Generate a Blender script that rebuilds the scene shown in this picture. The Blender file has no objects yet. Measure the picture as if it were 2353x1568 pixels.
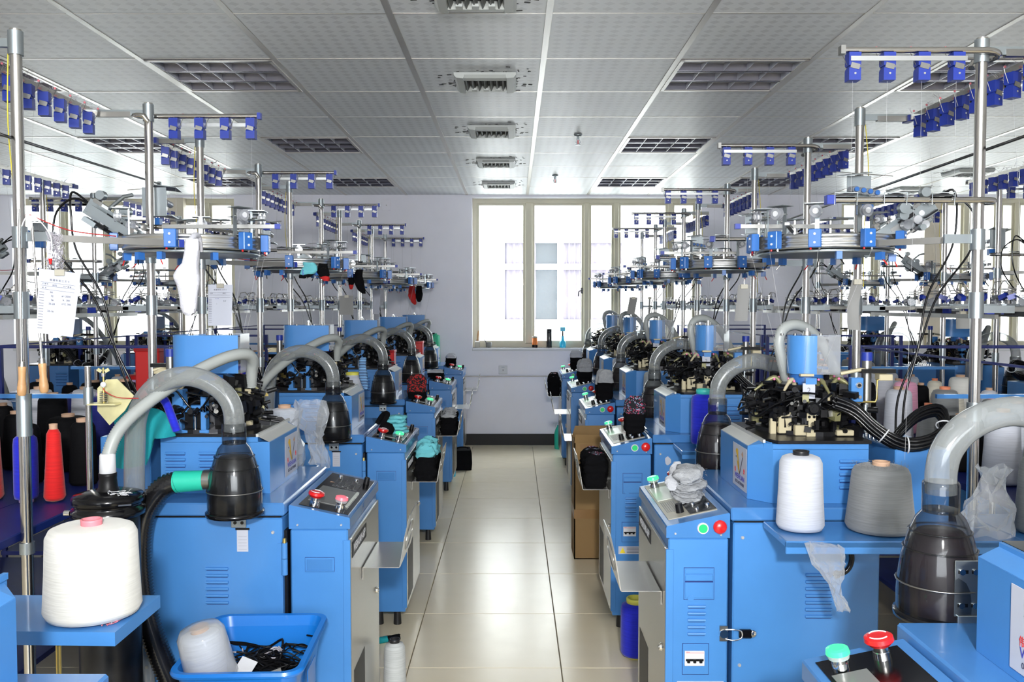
import bpy, bmesh, math, random
from mathutils import Vector, Matrix, Euler
PI = math.pi
SC = bpy.context.scene
COL = SC.collection

# ------------------------------------------------------------------ camera
CAMZ = 1.435
F_PX = 2000.0
cd = bpy.data.cameras.new('camera'); cam = bpy.data.objects.new('camera', cd); COL.objects.link(cam)
cd.sensor_width = 36.0; cd.lens = 36.0 * F_PX / 2353.0; cd.clip_start = 0.05; cd.clip_end = 200
cam.location = (0, 0, CAMZ)
cam.rotation_euler = (math.radians(90 - 2.35), 0, math.radians(0.129))
SC.camera = cam

# ------------------------------------------------------------------ light
SC.view_settings.view_transform = 'Standard'
SC.view_settings.look = 'None'
SC.view_settings.gamma = 1.0
SC.view_settings.use_curve_mapping = False
SC.view_settings.exposure = 0.46
SC.cycles.use_denoising = True
SC.cycles.max_bounces = 7
SC.cycles.diffuse_bounces = 4
SC.cycles.glossy_bounces = 4
SC.cycles.transmission_bounces = 4
SC.cycles.transparent_max_bounces = 16
SC.cycles.sample_clamp_indirect = 6.0
SC.cycles.caustics_reflective = False
SC.cycles.caustics_refractive = False
w = bpy.data.worlds.new('sky'); SC.world = w; w.use_nodes = True
bgn = w.node_tree.nodes['Background']
bgn.inputs[0].default_value = (0.90, 0.95, 1.0, 1); bgn.inputs[1].default_value = 11.0

def area_light(name, loc, target, sx, sy, power, col=(1, 1, 1)):
    l = bpy.data.lights.new(name, 'AREA'); l.shape = 'RECTANGLE'; l.size = sx; l.size_y = sy
    l.energy = power; l.color = col
    o = bpy.data.objects.new(name, l); COL.objects.link(o); o.location = loc
    d = (Vector(target) - Vector(loc)); o.rotation_euler = d.to_track_quat('-Z', 'Y').to_euler()
    return o
# the camera's flash, set back behind and above it to even the falloff
area_light('camera_flash', (0.12, -0.75, 1.94), (0.1, 6, 1.05), 0.16, 0.12, 78, (1.0, 0.985, 0.96))
# daylight comes from the overcast sky through the window openings; portals mark them for the renderer
def portal(loc, target, sx, sy):
    o = area_light('window_portal', loc, target, sx, sy, 1.0); o.data.cycles.is_portal = True
for x0_, x1_ in ((-5.12, -2.85), (-0.427, 1.909), (3.33, 5.5)): portal(((x0_ + x1_) / 2, 9.16, 1.77), ((x0_ + x1_) / 2, 0, 1.77), x1_ - x0_, 1.53)
portal((0, -2.85, 1.7), (0, 3, 1.7), 4.2, 1.2)  # portal of the added, unseen opening behind the camera

# ------------------------------------------------------------------ materials
M = {}
def nodes_of(name):
    m = bpy.data.materials.new(name); m.use_nodes = True
    nt = m.node_tree; b = nt.nodes['Principled BSDF']
    M[name] = m
    return m, nt, b
def mat(name, col, rough=0.5, metal=0.0, var=0.0, vscale=8.0, bump=0.0, bscale=60.0, emit=None, estr=0.0, coat=0.0, spec=0.5):
    m, nt, b = nodes_of(name)
    b.inputs['Base Color'].default_value = (*col, 1)
    b.inputs['Roughness'].default_value = rough
    b.inputs['Metallic'].default_value = metal
    b.inputs['Specular IOR Level'].default_value = spec
    b.inputs['Coat Weight'].default_value = coat
    if emit:
        b.inputs['Emission Color'].default_value = (*emit, 1); b.inputs['Emission Strength'].default_value = estr
    if var > 0:
        tc = nt.nodes.new('ShaderNodeTexCoord'); n = nt.nodes.new('ShaderNodeTexNoise')
        n.inputs['Scale'].default_value = vscale; n.inputs['Detail'].default_value = 6
        nt.links.new(tc.outputs['Object'], n.inputs['Vector'])
        mr = nt.nodes.new('ShaderNodeMapRange'); mr.inputs[1].default_value = .3; mr.inputs[2].default_value = .7
        mr.inputs[3].default_value = 1 - var; mr.inputs[4].default_value = 1 + var
        nt.links.new(n.outputs[0], mr.inputs[0])
        mx = nt.nodes.new('ShaderNodeVectorMath'); mx.operation = 'SCALE'
        mx.inputs[0].default_value = col
        nt.links.new(mr.outputs[0], mx.inputs['Scale'])
        nt.links.new(mx.outputs[0], b.inputs['Base Color'])
    if bump > 0:
        tc2 = nt.nodes.new('ShaderNodeTexCoord'); n2 = nt.nodes.new('ShaderNodeTexNoise')
        n2.inputs['Scale'].default_value = bscale; n2.inputs['Detail'].default_value = 4
        nt.links.new(tc2.outputs['Object'], n2.inputs['Vector'])
        bp = nt.nodes.new('ShaderNodeBump'); bp.inputs['Strength'].default_value = bump; bp.inputs['Distance'].default_value = 0.004
        nt.links.new(n2.outputs[0], bp.inputs['Height']); nt.links.new(bp.outputs[0], b.inputs['Normal'])
    return m
def yarn(name, col, scale=260.0, var=0.12):
    dark = max(col) < .05
    m, nt, b = nodes_of(name)
    b.inputs['Roughness'].default_value = 0.75; b.inputs['Specular IOR Level'].default_value = 0.08 if dark else 0.25
    b.inputs['Sheen Weight'].default_value = 0.0 if dark else 0.2
    tc = nt.nodes.new('ShaderNodeTexCoord'); mp = nt.nodes.new('ShaderNodeMapping')
    mp.inputs['Scale'].default_value = (14, 14, scale)
    mp.inputs['Rotation'].default_value = (0.12, 0.05, 0)
    n = nt.nodes.new('ShaderNodeTexNoise'); n.inputs['Scale'].default_value = 1.0; n.inputs['Detail'].default_value = 3
    nt.links.new(tc.outputs['Object'], mp.inputs['Vector']); nt.links.new(mp.outputs[0], n.inputs['Vector'])
    mr = nt.nodes.new('ShaderNodeMapRange'); mr.inputs[1].default_value = .3; mr.inputs[2].default_value = .7
    mr.inputs[3].default_value = 1 - var; mr.inputs[4].default_value = 1 + var
    nt.links.new(n.outputs[0], mr.inputs[0])
    mx = nt.nodes.new('ShaderNodeVectorMath'); mx.operation = 'SCALE'; mx.inputs[0].default_value = col
    nt.links.new(mr.outputs[0], mx.inputs['Scale']); nt.links.new(mx.outputs[0], b.inputs['Base Color'])
    bp = nt.nodes.new('ShaderNodeBump'); bp.inputs['Strength'].default_value = 0.35; bp.inputs['Distance'].default_value = 0.002
    nt.links.new(n.outputs[0], bp.inputs['Height']); nt.links.new(bp.outputs[0], b.inputs['Normal'])
    return m
def clear(name, tint=(0.75, 0.78, 0.8), body=0.25, rough=0.12, edge=0.75, dirt=0.0):
    """clear plastic: partly see-through, denser towards its edges, with a glossy surface"""
    m, nt, b = nodes_of(name)
    b.inputs['Base Color'].default_value = (*tint, 1); b.inputs['Roughness'].default_value = rough
    b.inputs['Specular IOR Level'].default_value = 0.8
    tr = nt.nodes.new('ShaderNodeBsdfTransparent'); tr.inputs[0].default_value = (0.95, 0.97, 0.98, 1)
    lw = nt.nodes.new('ShaderNodeLayerWeight'); lw.inputs['Blend'].default_value = 0.45
    mr = nt.nodes.new('ShaderNodeMapRange'); mr.inputs[3].default_value = body; mr.inputs[4].default_value = edge
    nt.links.new(lw.outputs['Facing'], mr.inputs[0])
    fac = mr.outputs[0]
    if dirt > 0:
        tc = nt.nodes.new('ShaderNodeTexCoord'); n = nt.nodes.new('ShaderNodeTexNoise')
        n.inputs['Scale'].default_value = 9; n.inputs['Detail'].default_value = 5
        nt.links.new(tc.outputs['Object'], n.inputs['Vector'])
        ad = nt.nodes.new('ShaderNodeMath'); ad.operation = 'MULTIPLY_ADD'; ad.inputs[1].default_value = dirt
        nt.links.new(n.outputs[0], ad.inputs[0]); nt.links.new(fac, ad.inputs[2]); fac = ad.outputs[0]
    mix = nt.nodes.new('ShaderNodeMixShader')
    nt.links.new(fac, mix.inputs[0]); nt.links.new(tr.outputs[0], mix.inputs[1]); nt.links.new(b.outputs[0], mix.inputs[2])
    nt.links.new(mix.outputs[0], nt.nodes['Material Output'].inputs[0])
    return m

mat('blue', (0.056, 0.213, 0.520), 0.36, var=0.06, vscale=5, coat=0.15)
mat('blue_lid', (0.055, 0.186, 0.450), 0.24, var=0.05, coat=0.3)
mat('blue_dark', (0.005, 0.014, 0.13), 0.45, var=0.15)
mat('tension_blue', (0.010, 0.030, 0.27), 0.42)
mat('motor_blue', (0.026, 0.13, 0.42), 0.38)
mat('steel', (0.58, 0.56, 0.53), 0.19, 1.0)
mat('steel_dull', (0.30, 0.295, 0.28), 0.36, 1.0, var=0.1)
mat('strip_sheen', (0.66, 0.66, 0.63), 0.3, 0.35); mat('zinc', (0.36, 0.40, 0.42), 0.36, 0.9, var=0.08)  # bevel strip: its bright reflection is put into a paler colour
mat('aluminium', (0.62, 0.63, 0.63), 0.30, 0.95)
mat('door_steel', (0.44, 0.43, 0.41), 0.27, 0.75, var=0.05, vscale=3)
mat('chrome', (0.85, 0.85, 0.85), 0.1, 1.0); mat('screw_metal', (0.62, 0.60, 0.58), 0.3, 0.5)
mat('dark_steel', (0.035, 0.035, 0.038), 0.32, 0.8, var=0.2)
mat('black', (0.005, 0.005, 0.006), 0.42, spec=0.25)
mat('black_gloss', (0.004, 0.004, 0.005), 0.16, spec=0.35)
mat('hose_black', (0.007, 0.007, 0.008), 0.22, spec=0.7); mat('rubber', (0.012, 0.012, 0.013), 0.5)
mat('cream', (0.50, 0.44, 0.29), 0.42, 0.1)
mat('brass', (0.55, 0.42, 0.14), 0.3, 0.9)
mat('olive', (0.22, 0.21, 0.10), 0.45, 0.3)
mat('pink', (0.75, 0.18, 0.36), 0.4)
mat('iridescent', (0.58, 0.54, 0.30), 0.3, 0.35, var=0.25, vscale=14)
mat('white', (0.62, 0.63, 0.66), 0.55)
mat('paper', (0.47, 0.49, 0.56), 0.75)
mat('card_grey', (0.20, 0.20, 0.195), 0.7)
mat('ink', (0.06, 0.06, 0.10), 0.7)
mat('ink_soft', (0.15, 0.15, 0.19), 0.7)
mat('ink_blue', (0.05, 0.05, 0.35), 0.6)
mat('red_print', (0.62, 0.03, 0.03), 0.5)
mat('gold_print', (0.75, 0.45, 0.02), 0.5)
mat('red', (0.60, 0.010, 0.012), 0.28, coat=0.3)
mat('red_matt', (0.50, 0.010, 0.010), 0.5)
mat('green_button', (0.02, 0.60, 0.16), 0.3)
mat('green_lamp', (0.02, 0.45, 0.14), 0.2, emit=(0.06, 1.0, 0.30), estr=0.9)
mat('pink_lamp', (0.70, 0.16, 0.20), 0.2, emit=(1.0, 0.12, 0.18), estr=0.35)
mat('green_plastic', (0.02, 0.42, 0.22), 0.4)
mat('green_dark', (0.01, 0.16, 0.03), 0.5)
mat('teal_plastic', (0.015, 0.45, 0.32), 0.4)
mat('teal_cloth', (0.004, 0.28, 0.32), 0.85, bump=0.3, bscale=300)
mat('cyan_cloth', (0.14, 0.50, 0.56), 0.9, bump=0.4, bscale=200)
mat('black_cloth', (0.004, 0.004, 0.005), 0.95, bump=0.3, bscale=250, spec=0.1)
mat('grey_cloth', (0.33, 0.34, 0.355), 0.95, bump=0.7, bscale=220, var=0.12, vscale=60)
mat('pale_cloth', (0.44, 0.45, 0.48), 0.95, bump=0.6, bscale=220)
mat('white_cloth', (0.54, 0.54, 0.59), 0.9, bump=0.5, bscale=260)
mat('red_cloth', (0.45, 0.012, 0.012), 0.9, bump=0.4, bscale=200)
mat('speckle_cloth', (0.05, 0.05, 0.07), 0.95, bump=0.4, bscale=160)
nt = M['speckle_cloth'].node_tree
v = nt.nodes.new('ShaderNodeTexVoronoi'); v.inputs['Scale'].default_value = 210
tc = nt.nodes.new('ShaderNodeTexCoord'); nt.links.new(tc.outputs['Object'], v.inputs['Vector'])
cr = nt.nodes.new('ShaderNodeValToRGB')
cr.color_ramp.interpolation = 'CONSTANT'
e = cr.color_ramp.elements; e[0].color = (0.01, 0.01, 0.015, 1); e[1].position = 0.72; e[1].color = (0.25, 0.3, 0.42, 1)
k = e.new(0.88); k.color = (0.45, 0.04, 0.10, 1)
sep = nt.nodes.new('ShaderNodeSeparateColor'); nt.links.new(v.outputs['Color'], sep.inputs[0])
nt.links.new(sep.outputs[0], cr.inputs[0]); nt.links.new(cr.outputs[0], nt.nodes['Principled BSDF'].inputs['Base Color'])
mat('redspeck_cloth', (0.05, 0.05, 0.07), 0.95, bump=0.4, bscale=160)
nt = M['redspeck_cloth'].node_tree
v = nt.nodes.new('ShaderNodeTexVoronoi'); v.inputs['Scale'].default_value = 190
tc = nt.nodes.new('ShaderNodeTexCoord'); nt.links.new(tc.outputs['Object'], v.inputs['Vector'])
cr = nt.nodes.new('ShaderNodeValToRGB'); cr.color_ramp.interpolation = 'CONSTANT'
cr.color_ramp.elements[0].color = (0.008, 0.008, 0.010, 1); cr.color_ramp.elements[1].position = 0.62; cr.color_ramp.elements[1].color = (0.40, 0.02, 0.02, 1)
sep = nt.nodes.new('ShaderNodeSeparateColor'); nt.links.new(v.outputs['Color'], sep.inputs[0])
nt.links.new(sep.outputs[0], cr.inputs[0]); nt.links.new(cr.outputs[0], nt.nodes['Principled BSDF'].inputs['Base Color'])
mat('stripe_cloth', (0.05, 0.2, 0.6), 0.9)
nt = M['stripe_cloth'].node_tree
wv = nt.nodes.new('ShaderNodeTexWave'); wv.inputs['Scale'].default_value = 40; wv.bands_direction = 'Z'
tc = nt.nodes.new('ShaderNodeTexCoord'); nt.links.new(tc.outputs['Object'], wv.inputs['Vector'])
cr = nt.nodes.new('ShaderNodeValToRGB'); cr.color_ramp.interpolation = 'CONSTANT'
cr.color_ramp.elements[0].color = (0.02, 0.03, 0.10, 1); cr.color_ramp.elements[1].position = .5; cr.color_ramp.elements[1].color = (0.25, 0.5, 0.8, 1)
nt.links.new(wv.outputs[0], cr.inputs[0]); nt.links.new(cr.outputs[0], nt.nodes['Principled BSDF'].inputs['Base Color'])
yarn('yarn_white', (0.60, 0.595, 0.56), var=.06); yarn('yarn_bright', (0.50, 0.52, 0.58), var=.07); yarn('yarn_grey', (0.175, 0.182, 0.186), 420, var=0.13)
yarn('yarn_light_grey', (0.45, 0.47, 0.47)); yarn('yarn_blue', (0.012, 0.02, 0.50)); yarn('yarn_red', (0.62, 0.012, 0.012))
yarn('yarn_black', (0.005, 0.005, 0.006)); yarn('yarn_navy', (0.008, 0.012, 0.14)); yarn('yarn_green', (0.01, 0.18, 0.05))
yarn('yarn_pink', (0.78, 0.36, 0.52)); yarn('yarn_cream', (0.70, 0.66, 0.55))
mat('core_pink', (0.72, 0.20, 0.24), 0.5); mat('core_tan', (0.52, 0.33, 0.22), 0.7); mat('core_black', (0.012, 0.012, 0.014), 0.35)
mat('core_purple', (0.50, 0.36, 0.62), 0.5); mat('core_teal', (0.05, 0.50, 0.44), 0.4); mat('core_yellow', (0.70, 0.66, 0.10), 0.5)
mat('core_orange', (0.75, 0.24, 0.12), 0.6)
mat('hose_grey', (0.34, 0.36, 0.35), 0.42); mat('hose_dark', (0.16, 0.17, 0.17), 0.45)
mat('wood', (0.48, 0.27, 0.12), 0.45, var=0.15, vscale=20)
mat('cardboard', (0.27, 0.165, 0.065), 0.8, var=0.08, vscale=6)
mat('tape_brown', (0.24, 0.125, 0.035), 0.35)
mat('bin_blue', (0.006, 0.155, 0.55), 0.32, coat=0.2)
mat('lint', (0.42, 0.40, 0.44), 1.0)
mat('lint_dark', (0.05, 0.05, 0.05), 1.0)
mat('mesh_dark', (0.006, 0.006, 0.007), 0.35, var=0.5, vscale=30)
mat('mesh_purple', (0.016, 0.009, 0.013), 0.55, var=0.5, vscale=18)
mat('glass_bottle', (0.03, 0.03, 0.03), 0.1)
mat('label_orange', (0.75, 0.20, 0.03), 0.4)
mat('liquid_blue', (0.05, 0.55, 0.85), 0.15)
mat('yellow', (0.80, 0.62, 0.02), 0.5)
mat('thread', (0.42, 0.42, 0.44), 0.6); mat('cable_teal', (0.02, 0.30, 0.36), 0.5); mat('cable_yellow', (0.55, 0.45, 0.03), 0.5)
mat('cable_red', (0.40, 0.03, 0.03), 0.5); mat('display', (0.16, 0.165, 0.16), 0.22); mat('display_pale', (0.62, 0.66, 0.60), 0.25)
mat('key_dark', (0.035, 0.035, 0.04), 0.4); mat('key_print', (0.30, 0.30, 0.30), 0.5)
mat('panel_beige', (0.36, 0.34, 0.28), 0.4)
clear('plastic_tube', (0.27, 0.285, 0.285), body=0.36, rough=0.14, edge=0.92, dirt=0.12)
clear('plastic_cup', (0.012, 0.012, 0.013), body=0.22, rough=0.08, edge=0.8, dirt=0.15)
clear('plexi', (0.70, 0.72, 0.76), body=0.28, rough=0.08, edge=0.6)
clear('film', (0.55, 0.57, 0.60), body=0.04, rough=0.10, edge=0.65, dirt=0.30)
clear('pane', (0.9, 0.92, 0.93), body=0.03, rough=0.02, edge=0.22)
clear('wheel_clear', (0.36, 0.37, 0.40), body=0.45, rough=0.15, edge=0.9)
# setting
mat('wall_paint', (0.80, 0.795, 0.86), 0.6, var=0.03, vscale=3, bump=0.1, bscale=14)
mat('skirting_black', (0.006, 0.006, 0.006), 0.6)
mat('frame_cream', (0.52, 0.49, 0.37), 0.4)
mat('pillar_paint', (0.60, 0.54, 0.44), 0.6)
mat('grid_metal', (0.52, 0.50, 0.47), 0.32, 0.6)
mat('vent_plastic', (0.40, 0.42, 0.405), 0.5); mat('vent_blade', (0.13, 0.135, 0.13), 0.5)
mat('grime', (0.02, 0.02, 0.02), 1.0)
mat('facade', (0.82, 0.80, 0.74), 0.8); mat('ground_out', (0.45, 0.45, 0.42), 0.9)
mat('curtain', (0.20, 0.14, 0.17), 0.9); mat('far_glass', (0.02, 0.022, 0.025), 0.4)
mat('lamp_louver', (0.60, 0.62, 0.68), 0.30, 0.4); mat('lamp_wing', (0.17, 0.17, 0.215), 0.28, 0.5); mat('lamp_inside', (0.045, 0.045, 0.085), 0.4); mat('lamp_tube', (0.30, 0.30, 0.36), 0.3)
# floor tile: polished vitrified tile with faint cloudy veins and scuffs
m, nt, b = nodes_of('floor_tile')
b.inputs['Roughness'].default_value = 0.24
tc = nt.nodes.new('ShaderNodeTexCoord'); n = nt.nodes.new('ShaderNodeTexNoise'); n.inputs['Scale'].default_value = 4.5; n.inputs['Detail'].default_value = 8
mp = nt.nodes.new('ShaderNodeMapping'); mp.inputs['Scale'].default_value = (1, 2.2, 1)
nt.links.new(tc.outputs['Object'], mp.inputs[0]); nt.links.new(mp.outputs[0], n.inputs['Vector'])
cr = nt.nodes.new('ShaderNodeValToRGB'); cr.color_ramp.elements[0].position = .3; cr.color_ramp.elements[1].position = .72
cr.color_ramp.elements[0].color = (0.81, 0.71, 0.51, 1); cr.color_ramp.elements[1].color = (0.835, 0.735, 0.535, 1)
nt.links.new(n.outputs[0], cr.inputs[0]); nt.links.new(cr.outputs[0], b.inputs['Base Color'])
n2 = nt.nodes.new('ShaderNodeTexNoise'); n2.inputs['Scale'].default_value = 11; n2.inputs['Detail'].default_value = 6
nt.links.new(tc.outputs['Object'], n2.inputs['Vector'])
mr = nt.nodes.new('ShaderNodeMapRange'); mr.inputs[3].default_value = .18; mr.inputs[4].default_value = .28
nt.links.new(n2.outputs[0], mr.inputs[0]); nt.links.new(mr.outputs[0], b.inputs['Roughness'])
mat('floor_joint', (0.30, 0.265, 0.20), 0.8)
# ceiling tile: pressed gypsum panel with rows of small diamonds
m, nt, b = nodes_of('ceiling_tile')
b.inputs['Roughness'].default_value = 0.42; b.inputs['Specular IOR Level'].default_value = 0.6
tc = nt.nodes.new('ShaderNodeTexCoord'); sp = nt.nodes.new('ShaderNodeSeparateXYZ')
nt.links.new(tc.outputs['Object'], sp.inputs[0])
def mth(op, a, bb=None, c=None):
    q = nt.nodes.new('ShaderNodeMath'); q.operation = op
    for i, x in enumerate((a, bb, c)):
        if x is None: continue
        if isinstance(x, (int, float)): q.inputs[i].default_value = x
        else: nt.links.new(x, q.inputs[i])
    return q.outputs[0]
P_ = 0.0575
u_ = mth('ABSOLUTE', mth('SUBTRACT', mth('FRACT', mth('DIVIDE', sp.outputs[0], P_)), 0.5))
row = mth('MULTIPLY', mth('SUBTRACT', mth('FRACT', mth('DIVIDE', sp.outputs[1], P_)), 0.5), 1.0)
v_ = mth('ABSOLUTE', row)
d_ = mth('ADD', u_, v_)
msk = mth('LESS_THAN', d_, 0.38)
mixc = nt.nodes.new('ShaderNodeMix'); mixc.data_type = 'RGBA'
nt.links.new(msk, mixc.inputs[0]); mixc.inputs[6].default_value = (0.66, 0.685, 0.71, 1); mixc.inputs[7].default_value = (0.54, 0.56, 0.585, 1)
nt.links.new(mixc.outputs[2], b.inputs['Base Color'])
bp = nt.nodes.new('ShaderNodeBump'); bp.inputs['Strength'].default_value = 0.5; bp.inputs['Distance'].default_value = 0.003; bp.invert = True
nt.links.new(msk, bp.inputs['Height']); nt.links.new(bp.outputs[0], b.inputs['Normal'])

# ------------------------------------------------------------------ mesh builder
class MB:
    def __init__(s): s.v = []; s.f = []; s.m = []; s.s = []
    def add(s, vs, fs, m, sm=False):
        o = len(s.v); s.v.extend([tuple(p) for p in vs])
        for f in fs:
            s.f.append(tuple(i + o for i in f)); s.m.append(m); s.s.append(sm)
    def box(s, x0, x1, y0, y1, z0, z1, m, c=0.0):
        if x0 > x1: x0, x1 = x1, x0
        if y0 > y1: y0, y1 = y1, y0
        if z0 > z1: z0, z1 = z1, z0
        if c <= 0:
            vs = [(x, y, z) for z in (z0, z1) for y in (y0, y1) for x in (x0, x1)]
            s.add(vs, [(0, 2, 3, 1), (4, 5, 7, 6), (0, 1, 5, 4), (2, 6, 7, 3), (0, 4, 6, 2), (1, 3, 7, 5)], m); return s
        c = min(c, (x1 - x0) * .45, (y1 - y0) * .45, (z1 - z0) * .45)
        bm = bmesh.new()
        vs = []
        for i, X in ((-1, x0), (1, x1)):
            for j, Y in ((-1, y0), (1, y1)):
                for k, Z in ((-1, z0), (1, z1)):
                    vs += [(X, Y - j * c, Z - k * c), (X - i * c, Y, Z - k * c), (X - i * c, Y - j * c, Z)]
        I = lambda i, j, k, t: ((i * 2 + j) * 2 + k) * 3 + t
        fs = []
        for a in (0, 1):
            fs.append([I(a, 0, 0, 0), I(a, 1, 0, 0), I(a, 1, 1, 0), I(a, 0, 1, 0)])
            fs.append([I(0, a, 0, 1), I(1, a, 0, 1), I(1, a, 1, 1), I(0, a, 1, 1)])
            fs.append([I(0, 0, a, 2), I(1, 0, a, 2), I(1, 1, a, 2), I(0, 1, a, 2)])
            for bb in (0, 1):
                fs.append([I(a, bb, 0, 0), I(a, bb, 1, 0), I(a, bb, 1, 1), I(a, bb, 0, 1)])
                fs.append([I(a, 0, bb, 0), I(a, 1, bb, 0), I(a, 1, bb, 2), I(a, 0, bb, 2)])
                fs.append([I(0, a, bb, 1), I(1, a, bb, 1), I(1, a, bb, 2), I(0, a, bb, 2)])
                for cc in (0, 1): fs.append([I(a, bb, cc, 0), I(a, bb, cc, 1), I(a, bb, cc, 2)])
        bm.free()
        s.add(vs, fs, m); return s
    def obox(s, c, size, rot, m):
        R = rot if isinstance(rot, Matrix) else Euler(rot).to_matrix()
        a = Vector(size) / 2; C = Vector(c)
        vs = [C + R @ Vector((x * a.x, y * a.y, z * a.z)) for z in (-1, 1) for y in (-1, 1) for x in (-1, 1)]
        s.add(vs, [(0, 2, 3, 1), (4, 5, 7, 6), (0, 1, 5, 4), (2, 6, 7, 3), (0, 4, 6, 2), (1, 3, 7, 5)], m); return s
    def cyl(s, p0, p1, r0, r1=None, n=14, m='steel', cap=True):
        if r1 is None: r1 = r0
        p0 = Vector(p0); p1 = Vector(p1); d = (p1 - p0)
        if d.length < 1e-9: return s
        d.normalize(); a = d.orthogonal().normalized(); b = d.cross(a)
        ring = lambda p, r: [p + a * (r * math.cos(2 * PI * i / n)) + b * (r * math.sin(2 * PI * i / n)) for i in range(n)]
        s.add(ring(p0, r0) + ring(p1, r1), [(i, (i + 1) % n, n + (i + 1) % n, n + i) for i in range(n)], m, n > 6)
        if cap:
            s.add(ring(p0, r0), [tuple(range(n))], m); s.add(ring(p1, r1), [tuple(range(n))], m)
        return s
    def tube(s, pts, r, n=10, m='steel', cap=True, flat=None):
        pts = [Vector(p) for p in pts]; N = len(pts)
        rr = r if isinstance(r, (list, tuple)) else [r] * N
        t0 = (pts[1] - pts[0]).normalized(); a = t0.orthogonal().normalized()
        if flat: a = Vector(flat)
        vs = []
        for i, p in enumerate(pts):
            t = (pts[min(i + 1, N - 1)] - pts[max(i - 1, 0)])
            if t.length < 1e-9: t = t0
            t.normalize(); a = (a - t * a.dot(t))
            a = a.normalized() if a.length > 1e-6 else t.orthogonal().normalized()
            b = t.cross(a)
            for k in range(n):
                an = 2 * PI * (k + .5) / n
                vs.append(p + a * (rr[i] * math.cos(an)) + b * (rr[i] * math.sin(an)))
        fs = [(i * n + k, i * n + (k + 1) % n, (i + 1) * n + (k + 1) % n, (i + 1) * n + k) for i in range(N - 1) for k in range(n)]
        s.add(vs, fs, m, n > 4)
        if cap:
            s.add(vs[:n], [tuple(range(n))], m); s.add(vs[-n:], [tuple(range(n))], m)
        return s
    def lathe(s, prof, cx=0, cy=0, n=24, m='steel', sm=True, z0=0.0):
        N = len(prof); vs = []
        for (r, z) in prof:
            for k in range(n): vs.append((cx + r * math.cos(2 * PI * k / n), cy + r * math.sin(2 * PI * k / n), z + z0))
        fs = [(i * n + k, i * n + (k + 1) % n, (i + 1) * n + (k + 1) % n, (i + 1) * n + k) for i in range(N - 1) for k in range(n)]
        s.add(vs, fs, m, sm)
        if prof[0][0] > 1e-6: s.add(vs[:n], [tuple(range(n))], m)
        if prof[-1][0] > 1e-6: s.add(vs[-n:], [tuple(range(n))], m)
        return s
    def prism(s, poly, axis, a, b, m, sm=False):
        def P(p, t):
            return (t, p[0], p[1]) if axis == 'x' else (p[0], t, p[1]) if axis == 'y' else (p[0], p[1], t)
        n = len(poly)
        vs = [P(p, a) for p in poly] + [P(p, b) for p in poly]
        s.add(vs, [(i, (i + 1) % n, n + (i + 1) % n, n + i) for i in range(n)], m, sm)
        s.add(vs[:n], [tuple(range(n))], m); s.add(vs[n:], [tuple(range(n))], m)
        return s
    def ball(s, c, r, m, nu=12, nv=8, rnd=None, noise=0.0):
        rx, ry, rz = r if isinstance(r, (tuple, list)) else (r, r, r)
        vs = []; fs = []
        for j in range(1, nv):
            th = PI * j / nv
            for i in range(nu):
                ph = 2 * PI * i / nu
                q = 1 + (rnd.uniform(-noise, noise) if rnd else 0)
                vs.append((c[0] + rx * q * math.sin(th) * math.cos(ph), c[1] + ry * q * math.sin(th) * math.sin(ph), c[2] + rz * q * math.cos(th)))
        for j in range(nv - 2):
            for i in range(nu):
                fs.append((j * nu + i, j * nu + (i + 1) % nu, (j + 1) * nu + (i + 1) % nu, (j + 1) * nu + i))
        o = len(vs); vs.append((c[0], c[1], c[2] + rz)); vs.append((c[0], c[1], c[2] - rz))
        for i in range(nu):
            fs.append((o, i, (i + 1) % nu)); fs.append((o + 1, (nv - 2) * nu + (i + 1) % nu, (nv - 2) * nu + i))
        s.add(vs, fs, m, True); return s
    def grid(s, fn, nu, nv, m, sm=True):
        vs = [fn(i / nu, j / nv) for j in range(nv + 1) for i in range(nu + 1)]
        fs = [(j * (nu + 1) + i, j * (nu + 1) + i + 1, (j + 1) * (nu + 1) + i + 1, (j + 1) * (nu + 1) + i) for j in range(nv) for i in range(nu)]
        s.add(vs, fs, m, sm); return s
    def mesh(s, name, recalc=True):
        me = bpy.data.meshes.new(name); me.from_pydata(s.v, [], s.f)
        names = []
        for x in s.m:
            if x not in names: names.append(x)
        for x in names: me.materials.append(M[x])
        me.polygons.foreach_set('material_index', [names.index(x) for x in s.m])
        me.polygons.foreach_set('use_smooth', s.s)
        if recalc:
            bm = bmesh.new(); bm.from_mesh(me); bmesh.ops.recalc_face_normals(bm, faces=bm.faces); bm.to_mesh(me); bm.free()
        me.update()
        return me

def tag(o, label=None, cat=None, group=None, kind=None):
    if label: o['label'] = label
    if cat: o['category'] = cat
    if group: o['group'] = group
    if kind: o['kind'] = kind
    return o
def ob(name, mb, parent=None, label=None, cat=None, group=None, kind=None, loc=None, rz=None):
    me = mb if isinstance(mb, bpy.types.Mesh) else mb.mesh(name)
    o = bpy.data.objects.new(name, me); COL.objects.link(o)
    if parent: o.parent = parent
    if loc: o.location = loc
    if rz: o.rotation_euler = (0, 0, rz)
    return tag(o, label, cat, group, kind)
def empty(name, loc, rz=0, label=None, cat=None, group=None):
    o = bpy.data.objects.new(name, None); COL.objects.link(o); o.location = loc; o.rotation_euler = (0, 0, rz)
    o.empty_display_size = 0.1
    return tag(o, label, cat, group)
def copy_tree(o, parent=None):
    c = o.copy(); COL.objects.link(c); c.parent = parent
    for ch in KIDS.get(o.name, []): copy_tree(ch, c)
    return c
KIDS = {}
def index_kids():
    KIDS.clear()
    for o in bpy.data.objects:
        if o.parent: KIDS.setdefault(o.parent.name, []).append(o)
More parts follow.
